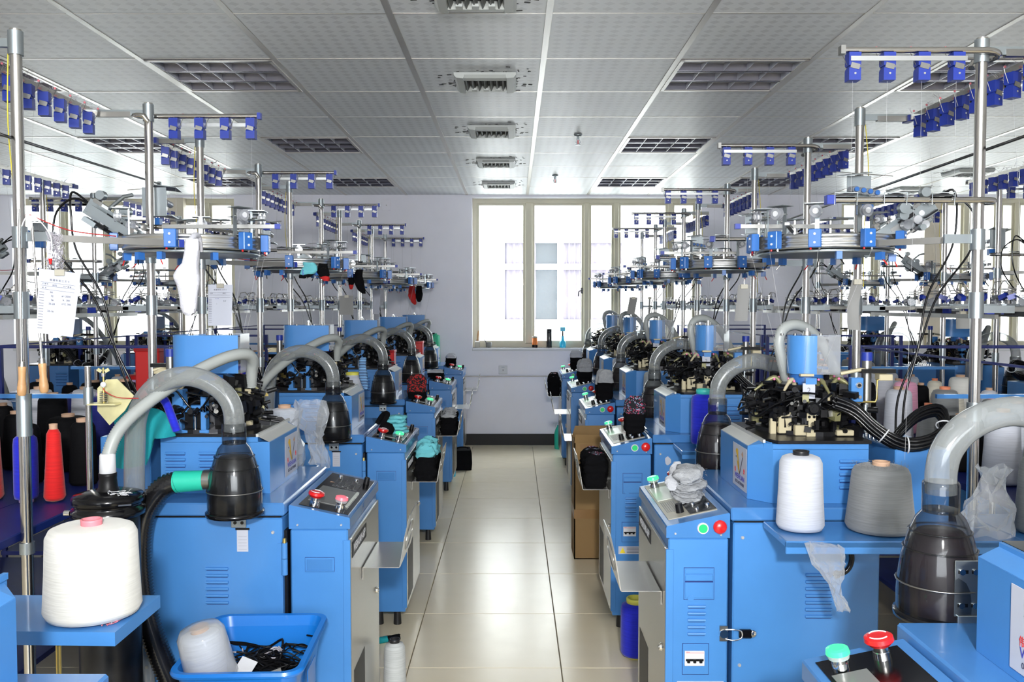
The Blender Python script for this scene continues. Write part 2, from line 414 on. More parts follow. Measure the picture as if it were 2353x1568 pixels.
def dup(o, loc, rz=0, label=None, group=None):
    c = copy_tree(o); c.location = loc; c.rotation_euler = (0, 0, rz)
    if label: c['label'] = label
    if group: c['group'] = group
    return c
def smooth(pts, k=6):
    P = [Vector(p) for p in pts]; out = []
    for i in range(len(P) - 1):
        a = P[max(i - 1, 0)]; b = P[i]; c = P[i + 1]; d = P[min(i + 2, len(P) - 1)]
        for j in range(k):
            t = j / k
            out.append(0.5 * ((2 * b) + (-a + c) * t + (2 * a - 5 * b + 4 * c - d) * t * t + (-a + 3 * b - 3 * c + d) * t ** 3))
    out.append(P[-1]); return out
def resample(pts, step):
    P = [Vector(p) for p in pts]; L = [0.0]
    for a, b in zip(P, P[1:]): L.append(L[-1] + (b - a).length)
    n = max(2, int(L[-1] / step)); out = []; k = 0
    for i in range(n + 1):
        t = L[-1] * i / n
        while k < len(P) - 2 and L[k + 1] < t: k += 1
        seg = L[k + 1] - L[k]
        out.append(P[k] + (P[k + 1] - P[k]) * ((t - L[k]) / seg if seg > 1e-9 else 0))
    return out
def ribbed(mb, pts, r, depth, pitch, n, m):
    q = resample(smooth(pts, 12), pitch / 2)
    rr = [r if i % 2 == 0 else r - depth for i in range(len(q))]
    mb.tube(q, rr, n, m)
def W(px, py, Y):
    """the point at distance Y into the room that the photograph shows at that place"""
    d = Vector(((px - 1176.5) / F_PX, -(py - 784.0) / F_PX, -1.0))
    d = cam.rotation_euler.to_matrix() @ d
    t = Y / d.y
    return Vector((0, 0, CAMZ)) + d * t
FONT = None
def text_mesh(body, size, m, extrude=0.0004, align='CENTER'):
    cu = bpy.data.curves.new('lettering', 'FONT'); cu.body = body; cu.size = size; cu.extrude = extrude
    cu.align_x = align; cu.align_y = 'CENTER'; cu.resolution_u = 2
    o = bpy.data.objects.new('lettering', cu); COL.objects.link(o)
    dg = bpy.context.evaluated_depsgraph_get(); dg.update()
    me = bpy.data.meshes.new_from_object(o.evaluated_get(dg))
    bpy.data.objects.remove(o); bpy.data.curves.remove(cu)
    me.materials.clear(); me.materials.append(M[m])
    return me
def add_text(mb, body, size, m, org, xd, up, align='CENTER', sx=1.0):
    """lettering as flat geometry added to a part"""
    me = text_mesh(body, size, m, 0.0002, align)
    X = Vector(xd).normalized(); U = Vector(up).normalized(); Nn = X.cross(U); O = Vector(org)
    vs = [O + X * (p.co.x * sx) + U * p.co.y + Nn * p.co.z for p in me.vertices]
    mb.add(vs, [tuple(p.vertices) for p in me.polygons], m)
    bpy.data.meshes.remove(me)
# ================================================================== the setting
YW = 8.90; ZC = 2.555; TILE = 0.6136; XC0 = 0.135; YC0 = 3.394
XS = 5.65; YB = -2.6
# floor: screed with polished tiles laid into it
fl = ob('floor', MB().box(-XS, XS, YB, YW, -0.06, -0.012, 'floor_joint'), kind='structure')
FT = 0.605; ftm = MB().box(-FT / 2 + .0018, FT / 2 - .0018, -FT / 2 + .0018, FT / 2 - .0018, -0.012, 0.0, 'floor_tile', 0.0015).mesh('floor_tile')
rnd = random.Random(3)
for i in range(-4, 5):
    for j in range(-3, 10):
        y = 3.39 + FT * (j + .5); 
        if y + FT / 2 > YW - .005: continue
        t = ob('tile', ftm, fl, loc=(0.187 + FT * (i + .5), y, 0)); t.rotation_euler = (0, 0, PI * rnd.randint(0, 1))
mb = MB()   # tiles under the machines and behind the camera, where nothing is seen of the joints
x0 = 0.187 - 4 * FT; x1 = 0.187 + 5 * FT; y0 = 3.39 - 3 * FT; y1 = 3.39 + 9 * FT
mb.box(-XS, x0 - .002, YB, YW, -.012, 0, 'floor_tile'); mb.box(x1 + .002, XS, YB, YW, -.012, 0, 'floor_tile')
mb.box(x0, x1, YB, y0 - .002, -.012, 0, 'floor_tile'); mb.box(x0, x1, y1 + .002, YW, -.012, 0, 'floor_tile')
ob('tile_field', mb, fl, kind='stuff')

# ceiling: slab, lay-in panels hung in a metal grid
cl = ob('ceiling', MB().box(-XS, XS, YB, YW + .2, ZC + 0.03, ZC + 0.16, 'white'), kind='structure')
LIGHTS = {(c, r) for c in (-5, -3, 1, 3) for r in (1, 4, 7)}
ctm = MB().box(-TILE / 2 + .012, TILE / 2 - .012, -TILE / 2 + .003, TILE / 2 - .003, 0.002, 0.014, 'ceiling_tile', 0.002).mesh('ceiling_panel')
rows = range(-1, 9)
for k in range(-9, 9):
    for r in rows:
        if (k, r) in LIGHTS: continue
        t = ob('ceiling_panel', ctm, cl, loc=(XC0 + TILE * (k + .5), YC0 + TILE * (r + .5), ZC)); t.rotation_euler = (rnd.uniform(-.0022, .0022), rnd.uniform(-.003, .003), 0)
ob('ceiling_field', MB().box(-XS, XS, YB, YC0 - TILE - .003, ZC + .002, ZC + .014, 'ceiling_tile'), cl)
for k in range(-9, 10):
    ob('grid_bar', MB().box(XC0 + TILE * k - .013, XC0 + TILE * k + .013, YC0 - TILE, YW, ZC - .001, ZC + .004, 'grid_metal'), cl)
for r in range(-1, 10):
    y = YC0 + TILE * r
    if y < YW: ob('grid_bar', MB().box(-XS, XS, y - .004, y + .004, ZC + .0005, ZC + .004, 'grid_metal'), cl)

# recessed louvre lights, switched off
def make_ceiling_light():
    t = empty('ceiling_light', (0, 0, 0), 0, 'x', 'ceiling light', 'square louvre lights in the ceiling')
    s = TILE / 2 - .014
    b = MB(); b.box(-s, s, -s, s, .085, .09, 'lamp_inside')
    for a in (-1, 1):
        b.box(a * s, a * (s - .004), -s, s, 0, .09, 'lamp_inside'); b.box(-s, s, a * s, a * (s - .004), 0, .09, 'lamp_inside')
    ob('housing', b, t)
    f = MB()
    for a in (-1, 1):
        f.box(a * s, a * (s - .018), -s, s, -.004, .002, 'grid_metal'); f.box(-s, s, a * s, a * (s - .018), -.004, .002, 'grid_metal')
    ob('frame', f, t)
    for k in range(3):
        yc = (k - 1) * .178
        g = MB()
        for a in (-1, 1):   # the two curved reflector wings of a bay
            g.prism([(yc + a * .083, 0), (yc + a * .083, .012), (yc + a * .050, .07), (yc + a * .045, .07), (yc + a * .074, .0)], 'x', -s + .02, s - .02, 'lamp_wing')
        lv = ob('reflector', g, t)
        for i in range(6):
            x = -s + .02 + (2 * s - .04) * i / 5
            ob('louver_blade', MB().prism([(yc - .074, 0), (yc + .074, 0), (yc + .05, .045), (yc - .05, .045)], 'x', x - .0015, x + .0015, 'lamp_louver'), lv)
        ob('lamp_tube', MB().cyl((-s + .03, yc, .062), (s - .03, yc, .062), .008, n=10, m='lamp_tube'), lv)
    return t
cl_first = None
ordn = ['first', 'second', 'third', 'fourth']
index_kids()
CLROW = {3: 'outermost column on the cardboard box side', -5: 'outermost column on the paper sheet side'}
CLROW[-3] = 'inner column on the paper sheet side'; CLROW[1] = 'inner column on the cardboard box side'
for (k, r) in sorted(LIGHTS, key=lambda q: (q[1], q[0])):
    lab = f"{ordn[(r - 1) // 3]} unlit square louvre light from the camera, {CLROW[k]}"
    loc = (XC0 + TILE * (k + .5), YC0 + TILE * (r + .5), ZC)
    if cl_first is None:
        cl_first = make_ceiling_light(); index_kids(); cl_first.location = loc; cl_first['label'] = lab
    else: dup(cl_first, loc, 0, lab)

# square ceiling outlets along the aisle, with soot around them
def make_vent():
    t = empty('ceiling_vent', (0, 0, 0), 0, 'x', 'ceiling vent', 'plastic air outlets in the ceiling')
    s = .15; b = MB()
    for a in (-1, 1):
        b.prism([(a * s, 0), (a * s, -.012), (a * (s - .012), -.026), (a * .105, -.030), (a * .100, -.020), (a * .100, 0)], 'y', -s, s, 'vent_plastic')
        b.prism([(a * s, 0), (a * s, -.012), (a * (s - .012), -.026), (a * .105, -.030), (a * .100, -.020), (a * .100, 0)], 'x', -.104, .104, 'vent_plastic')
    ob('frame', b, t)
    ob('dark_duct', MB().box(-.1, .1, -.1, .1, -.002, .0, 'black'), t)
    for i in range(7):
        x = -.09 + .03 * i
        bl = MB(); bl.obox((x, 0, -.018), (.004, .2, .026), (0, .45, 0), 'vent_blade'); ob('blade', bl, t)
    for i in range(3):
        ob('clip', MB().box(-.06 + .06 * i - .012, -.06 + .06 * i + .012, .06, .1, -.034, -.024, 'vent_plastic'), t)
    so = MB(); rr = random.Random(7)
    for i in range(60):
        a = rr.uniform(0, 2 * PI); q = s + rr.random() ** 2 * .09
        x = max(-q, min(q, q * 1.25 * math.cos(a))); y = max(-q, min(q, q * 1.25 * math.sin(a)))
        so.obox((x, y, .0005), (rr.uniform(.004, .024), rr.uniform(.003, .010), .001), (0, 0, rr.uniform(-.5, .5)), 'grime')
    ob('soot', so, t, kind='stuff')
    return t
vt = make_vent(); index_kids()
for i in range(5):
    loc = (-.14, 3.15 + 1.23 * i, ZC)
    lab = ['sooty ceiling vent over the aisle, cut by the top edge of the picture', 'sooty ceiling vent over the aisle, second from the camera', 'sooty ceiling vent over the aisle, third from the camera',
           'sooty ceiling vent over the aisle, fourth from the camera', 'sooty ceiling vent over the aisle, last before the window'][i]
    if i == 0: vt.location = loc; vt['label'] = lab
    else: dup(vt, loc, 0, lab)
for i, y in enumerate((7.35, 8.45)):
    dup(vt, (3.8, y, ZC), 0, ['sooty ceiling vent high above the far creels on the cardboard box side', 'small sooty ceiling vent close to the end wall, cardboard box side'][i])
# sprinkler heads
for i, (x, y) in enumerate(((.42, 5.76), (.354, 7.54))):
    t = empty('sprinkler_head', (x, y, ZC), 0, ['sprinkler head with a red bulb hanging from the ceiling, nearer the camera', 'sprinkler head hanging from the ceiling close to the window'][i], 'sprinkler', 'ceiling sprinklers')
    ob('rosette', MB().lathe([(.0, 0), (.028, -.001), (.024, -.01), (.012, -.014)], n=16, m='zinc'), t)
    b = MB(); b.cyl((0, 0, -.012), (0, 0, -.035), .009, n=10, m='zinc')
    for a in (-1, 1): b.tube([(a * .008, 0, -.033), (a * .014, 0, -.05), (a * .004, 0, -.066)], .0025, 6, 'zinc')
    b.cyl((0, 0, -.066), (0, 0, -.069), .016, n=12, m='zinc'); ob('body', b, t)
    ob('bulb', MB().cyl((0, 0, -.036), (0, 0, -.064), .0035, n=8, m='red'), t)

# walls
WIN = [(-5.12, -2.85), (-0.427, 1.909), (3.33, 5.5)]
ZS, ZT = 1.0, 2.53
T = .24
mb = MB(); edges = [-XS - .2] + [e for wv_ in WIN for e in wv_] + [XS + .2]
for a, bb in zip(edges[::2], edges[1::2]): mb.box(a, bb, YW, YW + T, 0, ZC + .1, 'wall_paint')
for a, bb in WIN: mb.box(a, bb, YW, YW + T, 0, ZS, 'wall_paint'); mb.box(a, bb, YW, YW + T, ZT, ZC + .1, 'wall_paint')
wall = ob('wall_far', mb, kind='structure')
for sgn, nm in ((-1, 'wall_west'), (1, 'wall_east')):
    ob(nm, MB().box(sgn * XS, sgn * (XS + .2), YB, YW, 0, ZC + .1, 'wall_paint'), kind='structure')
b = MB(); b.box(-XS - .2, -2.1, YB - .2, YB, 0, ZC + .1, 'wall_paint'); b.box(2.1, XS + .2, YB - .2, YB, 0, ZC + .1, 'wall_paint')
b.box(-2.1, 2.1, YB - .2, YB, 0, 1.1, 'wall_paint'); b.box(-2.1, 2.1, YB - .2, YB, 2.3, ZC + .1, 'wall_paint')
ob('wall_near', b, kind='structure')   # unseen opening added behind the camera to let in fill daylight
ob('baseboard_far', MB().box(-XS, XS, YW - .018, YW, 0, .115, 'skirting_black'), kind='structure')
# lighter strip and cable run along the wall under the window
tr = MB(); zt0 = W(1181, 896, YW).z; zt1 = W(1181, 866, YW).z
tr.box(-3.6, 3.2, YW - .004, YW, zt0, zt1, 'wall_paint'); ob('trim_1', tr, kind='structure')
b = MB(); b.tube([(-1.4, YW - .012, zt1 + .006), (-.3, YW - .012, zt1 + .004), (.4, YW - .012, zt1 + .006), (1.6, YW - .012, zt1 + .003)], .006, 6, 'steel_dull')
tag(ob('wall_cable', b), 'thin grey cable clipped along the end wall under the window', 'cable')
# windows
def window(n, a, bb, posts, rails, pillars=()):
    b = MB()
    yy0, yy1 = YW + .10, YW + .16
    b.box(a, bb, yy0, yy1, ZS, ZS + .045, 'frame_cream'); b.box(a, bb, yy0, yy1, ZT - .045, ZT, 'frame_cream')
    b.box(a, a + .045, yy0, yy1, ZS + .045, ZT - .045, 'frame_cream'); b.box(bb - .045, bb, yy0, yy1, ZS + .045, ZT - .045, 'frame_cream')
    wn = ob(f'window_{n}', b, kind='structure')
    xs = [a + .045]
    for x, wd in posts:
        ob('mullion', MB().box(x - wd / 2, x + wd / 2, yy0 - .012, yy1 + .012, ZS + .04, ZT - .04, 'frame_cream', .006), wn); xs += [x - wd / 2, x + wd / 2]
    xs.append(bb - .045)
    for p0, p1 in zip(xs[::2], xs[1::2]):
        fr = MB(); q = .022
        fr.box(p0, p0 + q, yy0 + .01, yy1 - .01, ZS + .045, ZT - .045, 'frame_cream'); fr.box(p1 - q, p1, yy0 + .01, yy1 - .01, ZS + .045, ZT - .045, 'frame_cream')
        fr.box(p0 + q, p1 - q, yy0 + .01, yy1 - .01, ZS + .045, ZS + .045 + q, 'frame_cream'); fr.box(p0 + q, p1 - q, yy0 + .01, yy1 - .01, ZT - .045 - q, ZT - .045, 'frame_cream')
        sash = ob('sash', fr, wn)
        ob('pane', MB().box(p0 + .01, p1 - .01, yy0 + .028, yy0 + .033, ZS + .05, ZT - .05, 'pane'), sash)
    for x0, x1 in pillars: ob('pillar', MB().box(x0, x1, YW + .02, YW + .10, ZS, ZT, 'pillar_paint'), wn)
    ob('sill', MB().box(a, bb, YW - .03, yy0 + .01, ZS - .03, ZS, 'white', .004), wn)
    return wn
X_ = lambda px: W(px, 640, YW + .12).x
w1 = window(1, -5.12, -2.85, [(X_(254), .09), (X_(150), .05), (X_(480), .05)], [], [(X_(396), X_(432))])
w2 = window(2, -.427, 1.909, [(X_(1215), .075), (X_(1347), .055), (X_(1415), .05), (X_(1538), .05)], [])
w3 = window(3, 3.33, 5.5, [(X_(2010), .05), (X_(2215), .06), (X_(2290), .05), (X_(2330), .05)], [], [(X_(2112), X_(2152))])
hd = MB(); p = W(1337, 668, YW + .09); hd.box(p.x - .012, p.x + .012, p.y - .02, p.y, p.z - .03, p.z + .03, 'dark_steel', .003)
hd.tube([(p.x, p.y - .02, p.z), (p.x - .01, p.y - .045, p.z), (p.x - .035, p.y - .05, p.z - .01), (p.x - .04, p.y - .05, p.z - .06)], .006, 8, 'dark_steel'); ob('window_handle', hd, w2)
# wall socket under the window, second plate high on the wall
t = empty('wall_socket', (W(1156, 850, YW).x, YW, W(1156, 850, YW).z), 0, 'white socket plate on the end wall below the middle window', 'socket')
ob('plate', MB().box(-.045, .045, -.012, 0, -.045, .045, 'white', .004), t)
b = MB(); b.box(-.015, .015, -.016, -.012, .02, .032, 'paper', .002); b.box(-.004, .004, -.014, -.0115, -.012, .004, 'card_grey'); ob('switch_rocker', b, t)
t = empty('wall_plate', (W(888, 472, YW).x, YW, W(888, 472, YW).z), 0, 'flat square cover plate high on the end wall near the ceiling', 'cover plate')
ob('plate', MB().box(-.045, .045, -.008, 0, -.055, .055, 'wall_paint', .003), t)
ob('screw', MB().cyl((0, -.011, 0), (0, -.008, 0), .005, n=10, m='steel_dull'), t)

# outside: yard and the facade opposite
ob('ground_outside', MB().box(-30, 30, YW + .3, 40, -3.2, -3.0, 'ground_out'), kind='structure')
t = empty('facade_opposite', (0, 0, 0), 0, 'pale house front with a curtained window seen through the middle window', 'building')
FY = 13.2
wx0 = W(1150, 600, FY).x; wx1 = W(1440, 600, FY).x; wz1 = W(1280, 545, FY).z; wz0 = W(1280, 748, FY).z
b = MB(); b.box(-9, wx0, FY, FY + .3, -3, 6, 'facade'); b.box(wx1, 9, FY, FY + .3, -3, 6, 'facade')
b.box(wx0, wx1, FY, FY + .3, -3, wz0, 'facade'); b.box(wx0, wx1, FY, FY + .3, wz1, 6, 'facade'); ob('wall', b, t)
z5 = W(1200, 508, FY).z
ob('ledge', MB().box(-9, wx0 - .2, FY - .12, FY, z5 - .05, z5 + .1, 'facade'), t)
b = MB()
for px in (1152, 1222, 1288, 1345, 1437): x = W(px, 600, FY).x; b.box(x - .045, x + .045, FY + .02, FY + .1, wz0 - .05, wz1 + .05, 'white')
zz = W(1280, 613, FY).z
for z in (wz0 + .04, zz, wz1 - .04): b.box(wx0 - .05, wx1 + .05, FY + .03, FY + .09, z - .045, z + .045, 'white')
wf = ob('window_frame', b, t)
ob('pane', MB().box(wx0, wx1, FY + .06, FY + .07, wz0, wz1, 'pane'), wf)
for i, (pa, pb) in enumerate(((1155, 1218), (1216, 1232), (1291, 1343), (1350, 1434))):
    xa = W(pa, 600, FY).x; xb = W(pb, 600, FY).x
    c = MB(); c.grid(lambda u, v_: (xa + (xb - xa) * u, FY + .13 + .025 * math.sin(u * 26 + i), wz0 + (wz1 - wz0) * v_), 40, 1, 'curtain'); ob('curtain', c, t)
ob('dark_room', MB().box(wx0, wx1, FY + .6, FY + .65, wz0 - .2, wz1 + .2, 'far_glass'), t)
# ================================================================== knitting machine
# local frame: x away from the aisle, y from the operator's right (0) to the operator's left (D), z up
D = .56
def louvers(mb, x0, x1, z0, dz, n, y, side, m='blue'):
    for i in range(n):
        z = z0 - dz * i; s = side
        mb.prism([(y, z), (y + s * .0050, z - .0012), (y + s * .0062, z - .0042), (y + s * .0050, z - .0075), (y, z - .0085)], 'x', x0, x1, m); mb.box(x0 + .002, x1 - .002, y, y + s * .0004, z - .0105, z - .0085, 'blue_dark')
def screw(name, p, axis, par, r=.0055):
    d = Vector(axis) * .004
    return ob(name, MB().cyl(Vector(p) - d * .2, Vector(p) + d, r, r * .7, 10, 'screw_metal'), par)

def make_machine(side, detail=True):
    rr = random.Random(11)
    R = empty('sock_knitting_machine', (0, 0, 0), 0, 'x', 'machine', 'sock knitting machines')
    # ---- control cabinet
    b = MB(); b.box(.004, .17, .0, .52, .08, .789, 'blue', .004)
    cab = ob('control_cabinet', b, R)
    f = MB()
    for x in (.05, .13):
        for y in (.09, .44): f.cyl((x, y, 0), (x, y, .08), .018, .014, 10, 'rubber')
    ob('cabinet_feet', f, R)
    lid = MB(); lid.prism([(-.003, .791), (.173, .791), (.173, .858), (.170, .861), (-.001, .824), (-.003, .820)], 'y', -.003, .523, 'blue_lid')
    lido = ob('slanted_lid', lid, R)
    sl = math.atan2(.037, .171); RX = Matrix.Rotation(-sl, 3, 'Y')
    def onlid(x, y, h=0): return Vector((x, y, .824 + (x + .001) * math.tan(sl))) + RX @ Vector((0, 0, h))
    def plate(mb, x0, x1, y0, y1, h, th, m):
        c = (onlid(x0, y0) + onlid(x1, y1)) / 2 + RX @ Vector((0, 0, h))
        mb.obox(c, ((x1 - x0) / math.cos(sl), y1 - y0, th), RX, m)
    k = MB()
    if side == 'R':
        plate(k, .012, .150, .05, .50, .0012, .002, 'panel_beige')
        plate(k, .075, .150, .06, .26, .003, .002, 'black_gloss')
        plate(k, .018, .075, .27, .44, .003, .002, 'display_pale')
    else:
        plate(k, .006, .150, .03, .50, .0012, .002, 'black_gloss')
    kp = ob('key_panel', k, lido)
    if side == 'L':
        k2 = MB()
        plate(k2, .022, .138, .235, .435, .003, .003, 'display'); plate(k2, .022, .030, .235, .435, .005, .002, 'display_pale')
        ob('display', k2, lido)
        k3 = MB()
        for i in range(5):
            for j in range(6): plate(k3, .034 + .017 * i, .046 + .017 * i, .10 + .019 * j, .114 + .019 * j, .0032, .003, 'key_dark')
        for i in range(4): plate(k3, .040 + .02 * i, .048 + .02 * i, .19 + .004, .199, .0036, .001, 'key_print')
        add_text(k3, 'V', .022, 'core_tan', onlid(.122, .16, .003), (0, -1, 0), RX @ Vector((1, 0, 0)))
        for (x, y) in ((.06, .075), (.115, .065)):
            c = onlid(x, y); k3.cyl(c, c + RX @ Vector((0, 0, .008)), .007, .006, 10, 'chrome')
        c = onlid(.025, .085); k3.cyl(c, c + RX @ Vector((0, 0, .024)), .011, .009, 12, 'black')
        ob('keypad', k3, lido, kind='stuff')
    else:
        k3 = MB()
        for (x, y) in ((.10, .09), (.135, .11), (.10, .15)):
            c = onlid(x, y); k3.cyl(c, c + RX @ Vector((0, 0, .010)), .008, .007, 10, 'chrome')
        c = onlid(.055, .10); k3.cyl(c, c + RX @ Vector((0, 0, .028)), .012, .010, 12, 'black')
        for i in range(7): plate(k3, .022 + .006 * i, .025 + .006 * i, .12, .24, .003, .001, 'key_print')
        ob('keypad', k3, lido, kind='stuff')
    # emergency stop and signal lamp
    def pushbutton(name, x, y, m, h=.040, r=.024, lamp=False):
        e = MB(); c = onlid(x, y); u = RX @ Vector((0, 0, 1))
        e.cyl(c, c + u * .014, .015, .014, 16, 'chrome'); e.cyl(c + u * .014, c + u * (h - .014), .0125, .0125, 16, 'steel')
        if lamp:
            e.cyl(c + u * (h - .018), c + u * (h - .010), .017, .0195, 18, 'plexi'); e.cyl(c + u * (h - .010), c + u * (h - .002), .0195, .018, 18, m); e.cyl(c + u * (h - .002), c + u * h, .018, .012, 18, m)
        else:
            e.cyl(c + u * (h - .016), c + u * (h - .008), .016, r, 20, m); e.cyl(c + u * (h - .008), c + u * (h - .001), r, r * .96, 20, m); e.cyl(c + u * (h - .001), c + u * (h + .001), r * .96, r * .7, 20, m)
            for a0 in (0.3, 3.4):
                e.tube([c + u * (h + .0012) + RX @ Vector((r * .66 * math.cos(a0 + t * .28), r * .66 * math.sin(a0 + t * .28), 0)) for t in range(8)], .0013, 4, 'white')
        return ob(name, e, lido)
    pushbutton('emergency_stop', .112, .468, 'red')
    pushbutton('signal_lamp', .040, .455 if side == 'L' else .458, 'green_lamp', lamp=True)
    # start / stop buttons on the operator's right end
    for nm, x, z, m, r, dome in (('start_button', .098, .818, 'green_button', .0125, False), ('stop_button', .145, .822, 'red', .0195, True)):
        g = MB()
        if dome: g.ball((x, -.006, z), (r, .012, r), m, 18, 10); g.cyl((x, -.003, z), (x, -.007, z), r * .8, r * .9, 16, 'black')
        else: g.cyl((x, -.003, z), (x, -.008, z), r * 1.3, r * 1.2, 18, 'white'); g.cyl((x, -.008, z), (x, -.011, z), r, r * .9, 18, m)
        ob(nm, g, lido)
    for (x, z) in ((.022, .803), (.148, .800)): screw('screw', (x, -.003, z), (0, -1, 0), lido, .0035)
    for (x, z) in ((.022, .803), (.148, .803)): screw('screw', (x, .523, z), (0, 1, 0), lido, .0035)
    # flap, vents, breaker on the operator's right end of the cabinet
    g = MB(); x0, x1 = .048, .130
    g.box(x0 - .0012, x1 + .0012, -.0008, .001, .6168, .7072, 'blue_dark'); g.box(x0, x1, -.0016, .001, .618, .706, 'blue'); g.box(x0 + .002, x1 - .002, -.0022, 0, .6662, .6698, 'blue_dark'); g.box(x0 + .002, x1 - .002, -.0035, 0, .622, .666, 'blue', .001); g.box(x0 + .002, x1 - .002, -.005, 0, .670, .688, 'blue', .002); g.box(x0 + .002, x1 - .002, -.003, 0, .690, .703, 'blue', .001)
    g.cyl((x0 + .018, -.002, .622), (x0 + .018, -.0045, .622), .009, n=12, m='blue')
    ob('flap', g, cab)
    g = MB(); louvers(g, .058, .108, .602, .0192, 5, .0, -1); ob('vent_slots', g, cab)
    g = MB(); g.box(.0438, .1182, -.0008, 0, .4048, .4932, 'blue_dark'); g.box(.045, .117, -.0025, 0, .406, .492, 'blue', .001); rec = ob('breaker_plate', g, cab)
    g = MB(); g.box(.050, .105, -.008, -.002, .432, .474, 'white', .001); g.box(.053, .102, -.0095, -.008, .446, .452, 'black'); 
    for i in range(3): g.box(.056 + .017 * i, .064 + .017 * i, -.014, -.008, .442, .4525, 'black', .001)
    g.box(.053, .103, -.0085, -.0079, .4685, .4695, 'red_print'); add_text(g, 'DELIXI', .0035, 'red_print', (.0535, -.0083, .4715), (1, 0, 0), (0, 0, 1), 'LEFT')
    ob('circuit_breaker', g, cab)
    g = MB(); g.box(.030, .160, -.001, .0005, .352, .386, 'paper'); g.add([(.036, -.0014, .357), (.060, -.0014, .357), (.048, -.0014, .381)], [(0, 1, 2)], 'yellow')
    for i in range(4): g.add([(.066, -.0014, .358 + .0065 * i), (.152, -.0014, .358 + .0065 * i), (.152, -.0014, .3605 + .0065 * i), (.066, -.0014, .3605 + .0065 * i)], [(0, 1, 2, 3)], 'ink_soft')
    ob('warning_label', g, cab)
    # recess handle on the operator's left end
    g = MB(); g.box(.0430, .128, .517, .5208, .666, .708, 'blue_dark'); g.box(.044, .127, .517, .5222, .667, .707, 'blue'); g.box(.048, .123, .5205, .5228, .671, .703, 'blue_lid', .001); g.box(.046, .125, .5205, .5245, .667, .670, 'blue_lid'); ob('recess_grip', g, cab)
    g = MB(); g.box(.176, .186, .50, .533, .08, .79, 'black'); ob('gap_shade', g, cab)  # black bar standing in for the shadow between the cabinets
    # aisle-side door with name plate, lock and sock tray
    g = MB(); g.box(-.004, .004, .005, .515, .10, .76, 'door_steel', .0015)
    g.box(-.003, .018, -.0025, .006, .10, .758, 'blue', .001); g.box(-.003, .018, .514, .5225, .10, .758, 'blue', .001)
    door = ob('door', g, R)
    g = MB(); g.box(-.0052, -.0035, .26, .50, .700, .745, 'black'); add_text(g, 'WEIHUAN-6FP', .036, 'white', (-.0058, .38, .722), (0, -1, 0), (0, 0, 1), sx=.85); ob('name_plate', g, door)
    g = MB(); g.cyl((-.004, .06, .46), (-.010, .06, .46), .012, .010, 14, 'chrome'); g.cyl((-.010, .06, .46), (-.013, .06, .46), .006, .005, 12, 'steel_dull'); ob('door_lock', g, door)
    g = MB(); g.box(-.0045, -.003, .012, .508, .758, .762, 'chrome'); ob('door_edge', g, door)
    g = MB(); g.box(-.0046, -.0035, .30, .48, .12, .36, 'black'); ob('lower_opening', g, door)
    tray = MB()
    tray.box(-.120, -.006, .05, .34, .622, .6245, 'door_steel'); tray.box(-.008, -.0055, .05, .34, .585, .6245, 'door_steel')
    tray.prism([(.05, .6245), (.34, .6245), (.34, .72), (.29, .77), (.10, .77), (.05, .73)], 'x', -.1225, -.120, 'door_steel')
    for i, p in enumerate(tray.v):     # the outer lip leans out over the aisle
        if p[0] <= -.1195 and p[2] > .626: tray.v[i] = (p[0] - (p[2] - .6245) * .17, p[1], p[2])
    tr = ob('sock_tray', tray, R)
    g = MB(); cx = -.1285; g.lathe([(.0, 0), (.001, 0)], n=8)
    pts = [Vector((-.1235 - (z - .6245) * .17, y, z)) for y, z in [(.195 + .085 * math.cos(a), .69 + .045 * math.sin(a)) for a in [2 * PI * i / 28 for i in range(29)]]]
    g = MB(); g.tube(pts, .0018, 5, 'door_steel', False); ob('pressed_oval', g, tr)
    # ---- base cabinet
    b = MB(); b.box(.184, .592, .004, .556, .08, .831, 'blue', .004); b.box(.19, .586, .01, .55, .828, .84, 'black')
    base = ob('base_cabinet', b, R)
    f = MB()
    for x in (.26, .52):
        for y in (.10, .46): f.cyl((x, y, 0), (x, y, .08), .022, .016, 10, 'rubber')
    ob('machine_feet', f, R)
    g = MB(); louvers(g, .386, .460, .690, .0195, 7, .004, -1); ob('vent_slots', g, base)
    g = MB(); louvers(g, .338, .402, .690, .0195, 6, .556, 1); ob('vent_slots', g, base)
    for (x, z) in ((.210, .79), (.575, .79), (.205, .43), (.575, .40)):
        screw('screw', (x, .004, z), (0, -1, 0), base); screw('screw', (x, .556, z), (0, 1, 0), base)
    g = MB(); g.cyl((.158, -.001, .523), (.158, -.010, .523), .014, .012, 12, 'chrome'); g.obox((.158, -.004, .523), (.022, .006, .042), (0, 0, 0), 'steel_dull')
    g.tube(smooth([(.162, -.010, .536), (.185, -.016, .538), (.205, -.014, .532), (.205, -.014, .514), (.185, -.016, .508), (.162, -.010, .510)], 4), .0022, 6, 'chrome')
    g.box(.200, .236, -.013, .0, .511, .535, 'black_gloss', .003); g.ball((.238, -.006, .523), (.012, .007, .0115), 'chrome', 12, 8); ob('toggle_latch', g, base)
    g = MB(); g.cyl((.176, .562, .67), (.176, .562, .716), .0085, n=12, m='blue'); g.cyl((.176, .562, .7175), (.176, .562, .762), .0085, n=12, m='blue'); g.cyl((.176, .562, .762), (.176, .562, .775), .006, .005, 10, 'brass'); g.box(.176, .196, .554, .559, .67, .76, 'blue'); ob('hinge', g, base)
    g = MB(); g.tube([(.475 + .034 * math.cos(a_), -.008, .735 + .042 * math.sin(a_)) for a_ in [-1.9 + 3.2 * i / 20 for i in range(21)]], .0075, 8, 'black_gloss')
    g.box(.455, .485, -.012, .002, .775, .80, 'black_gloss'); g.cyl((.468, -.002, .690), (.468, -.012, .690), .010, n=12, m='black_gloss'); ob('hose_hook', g, base)
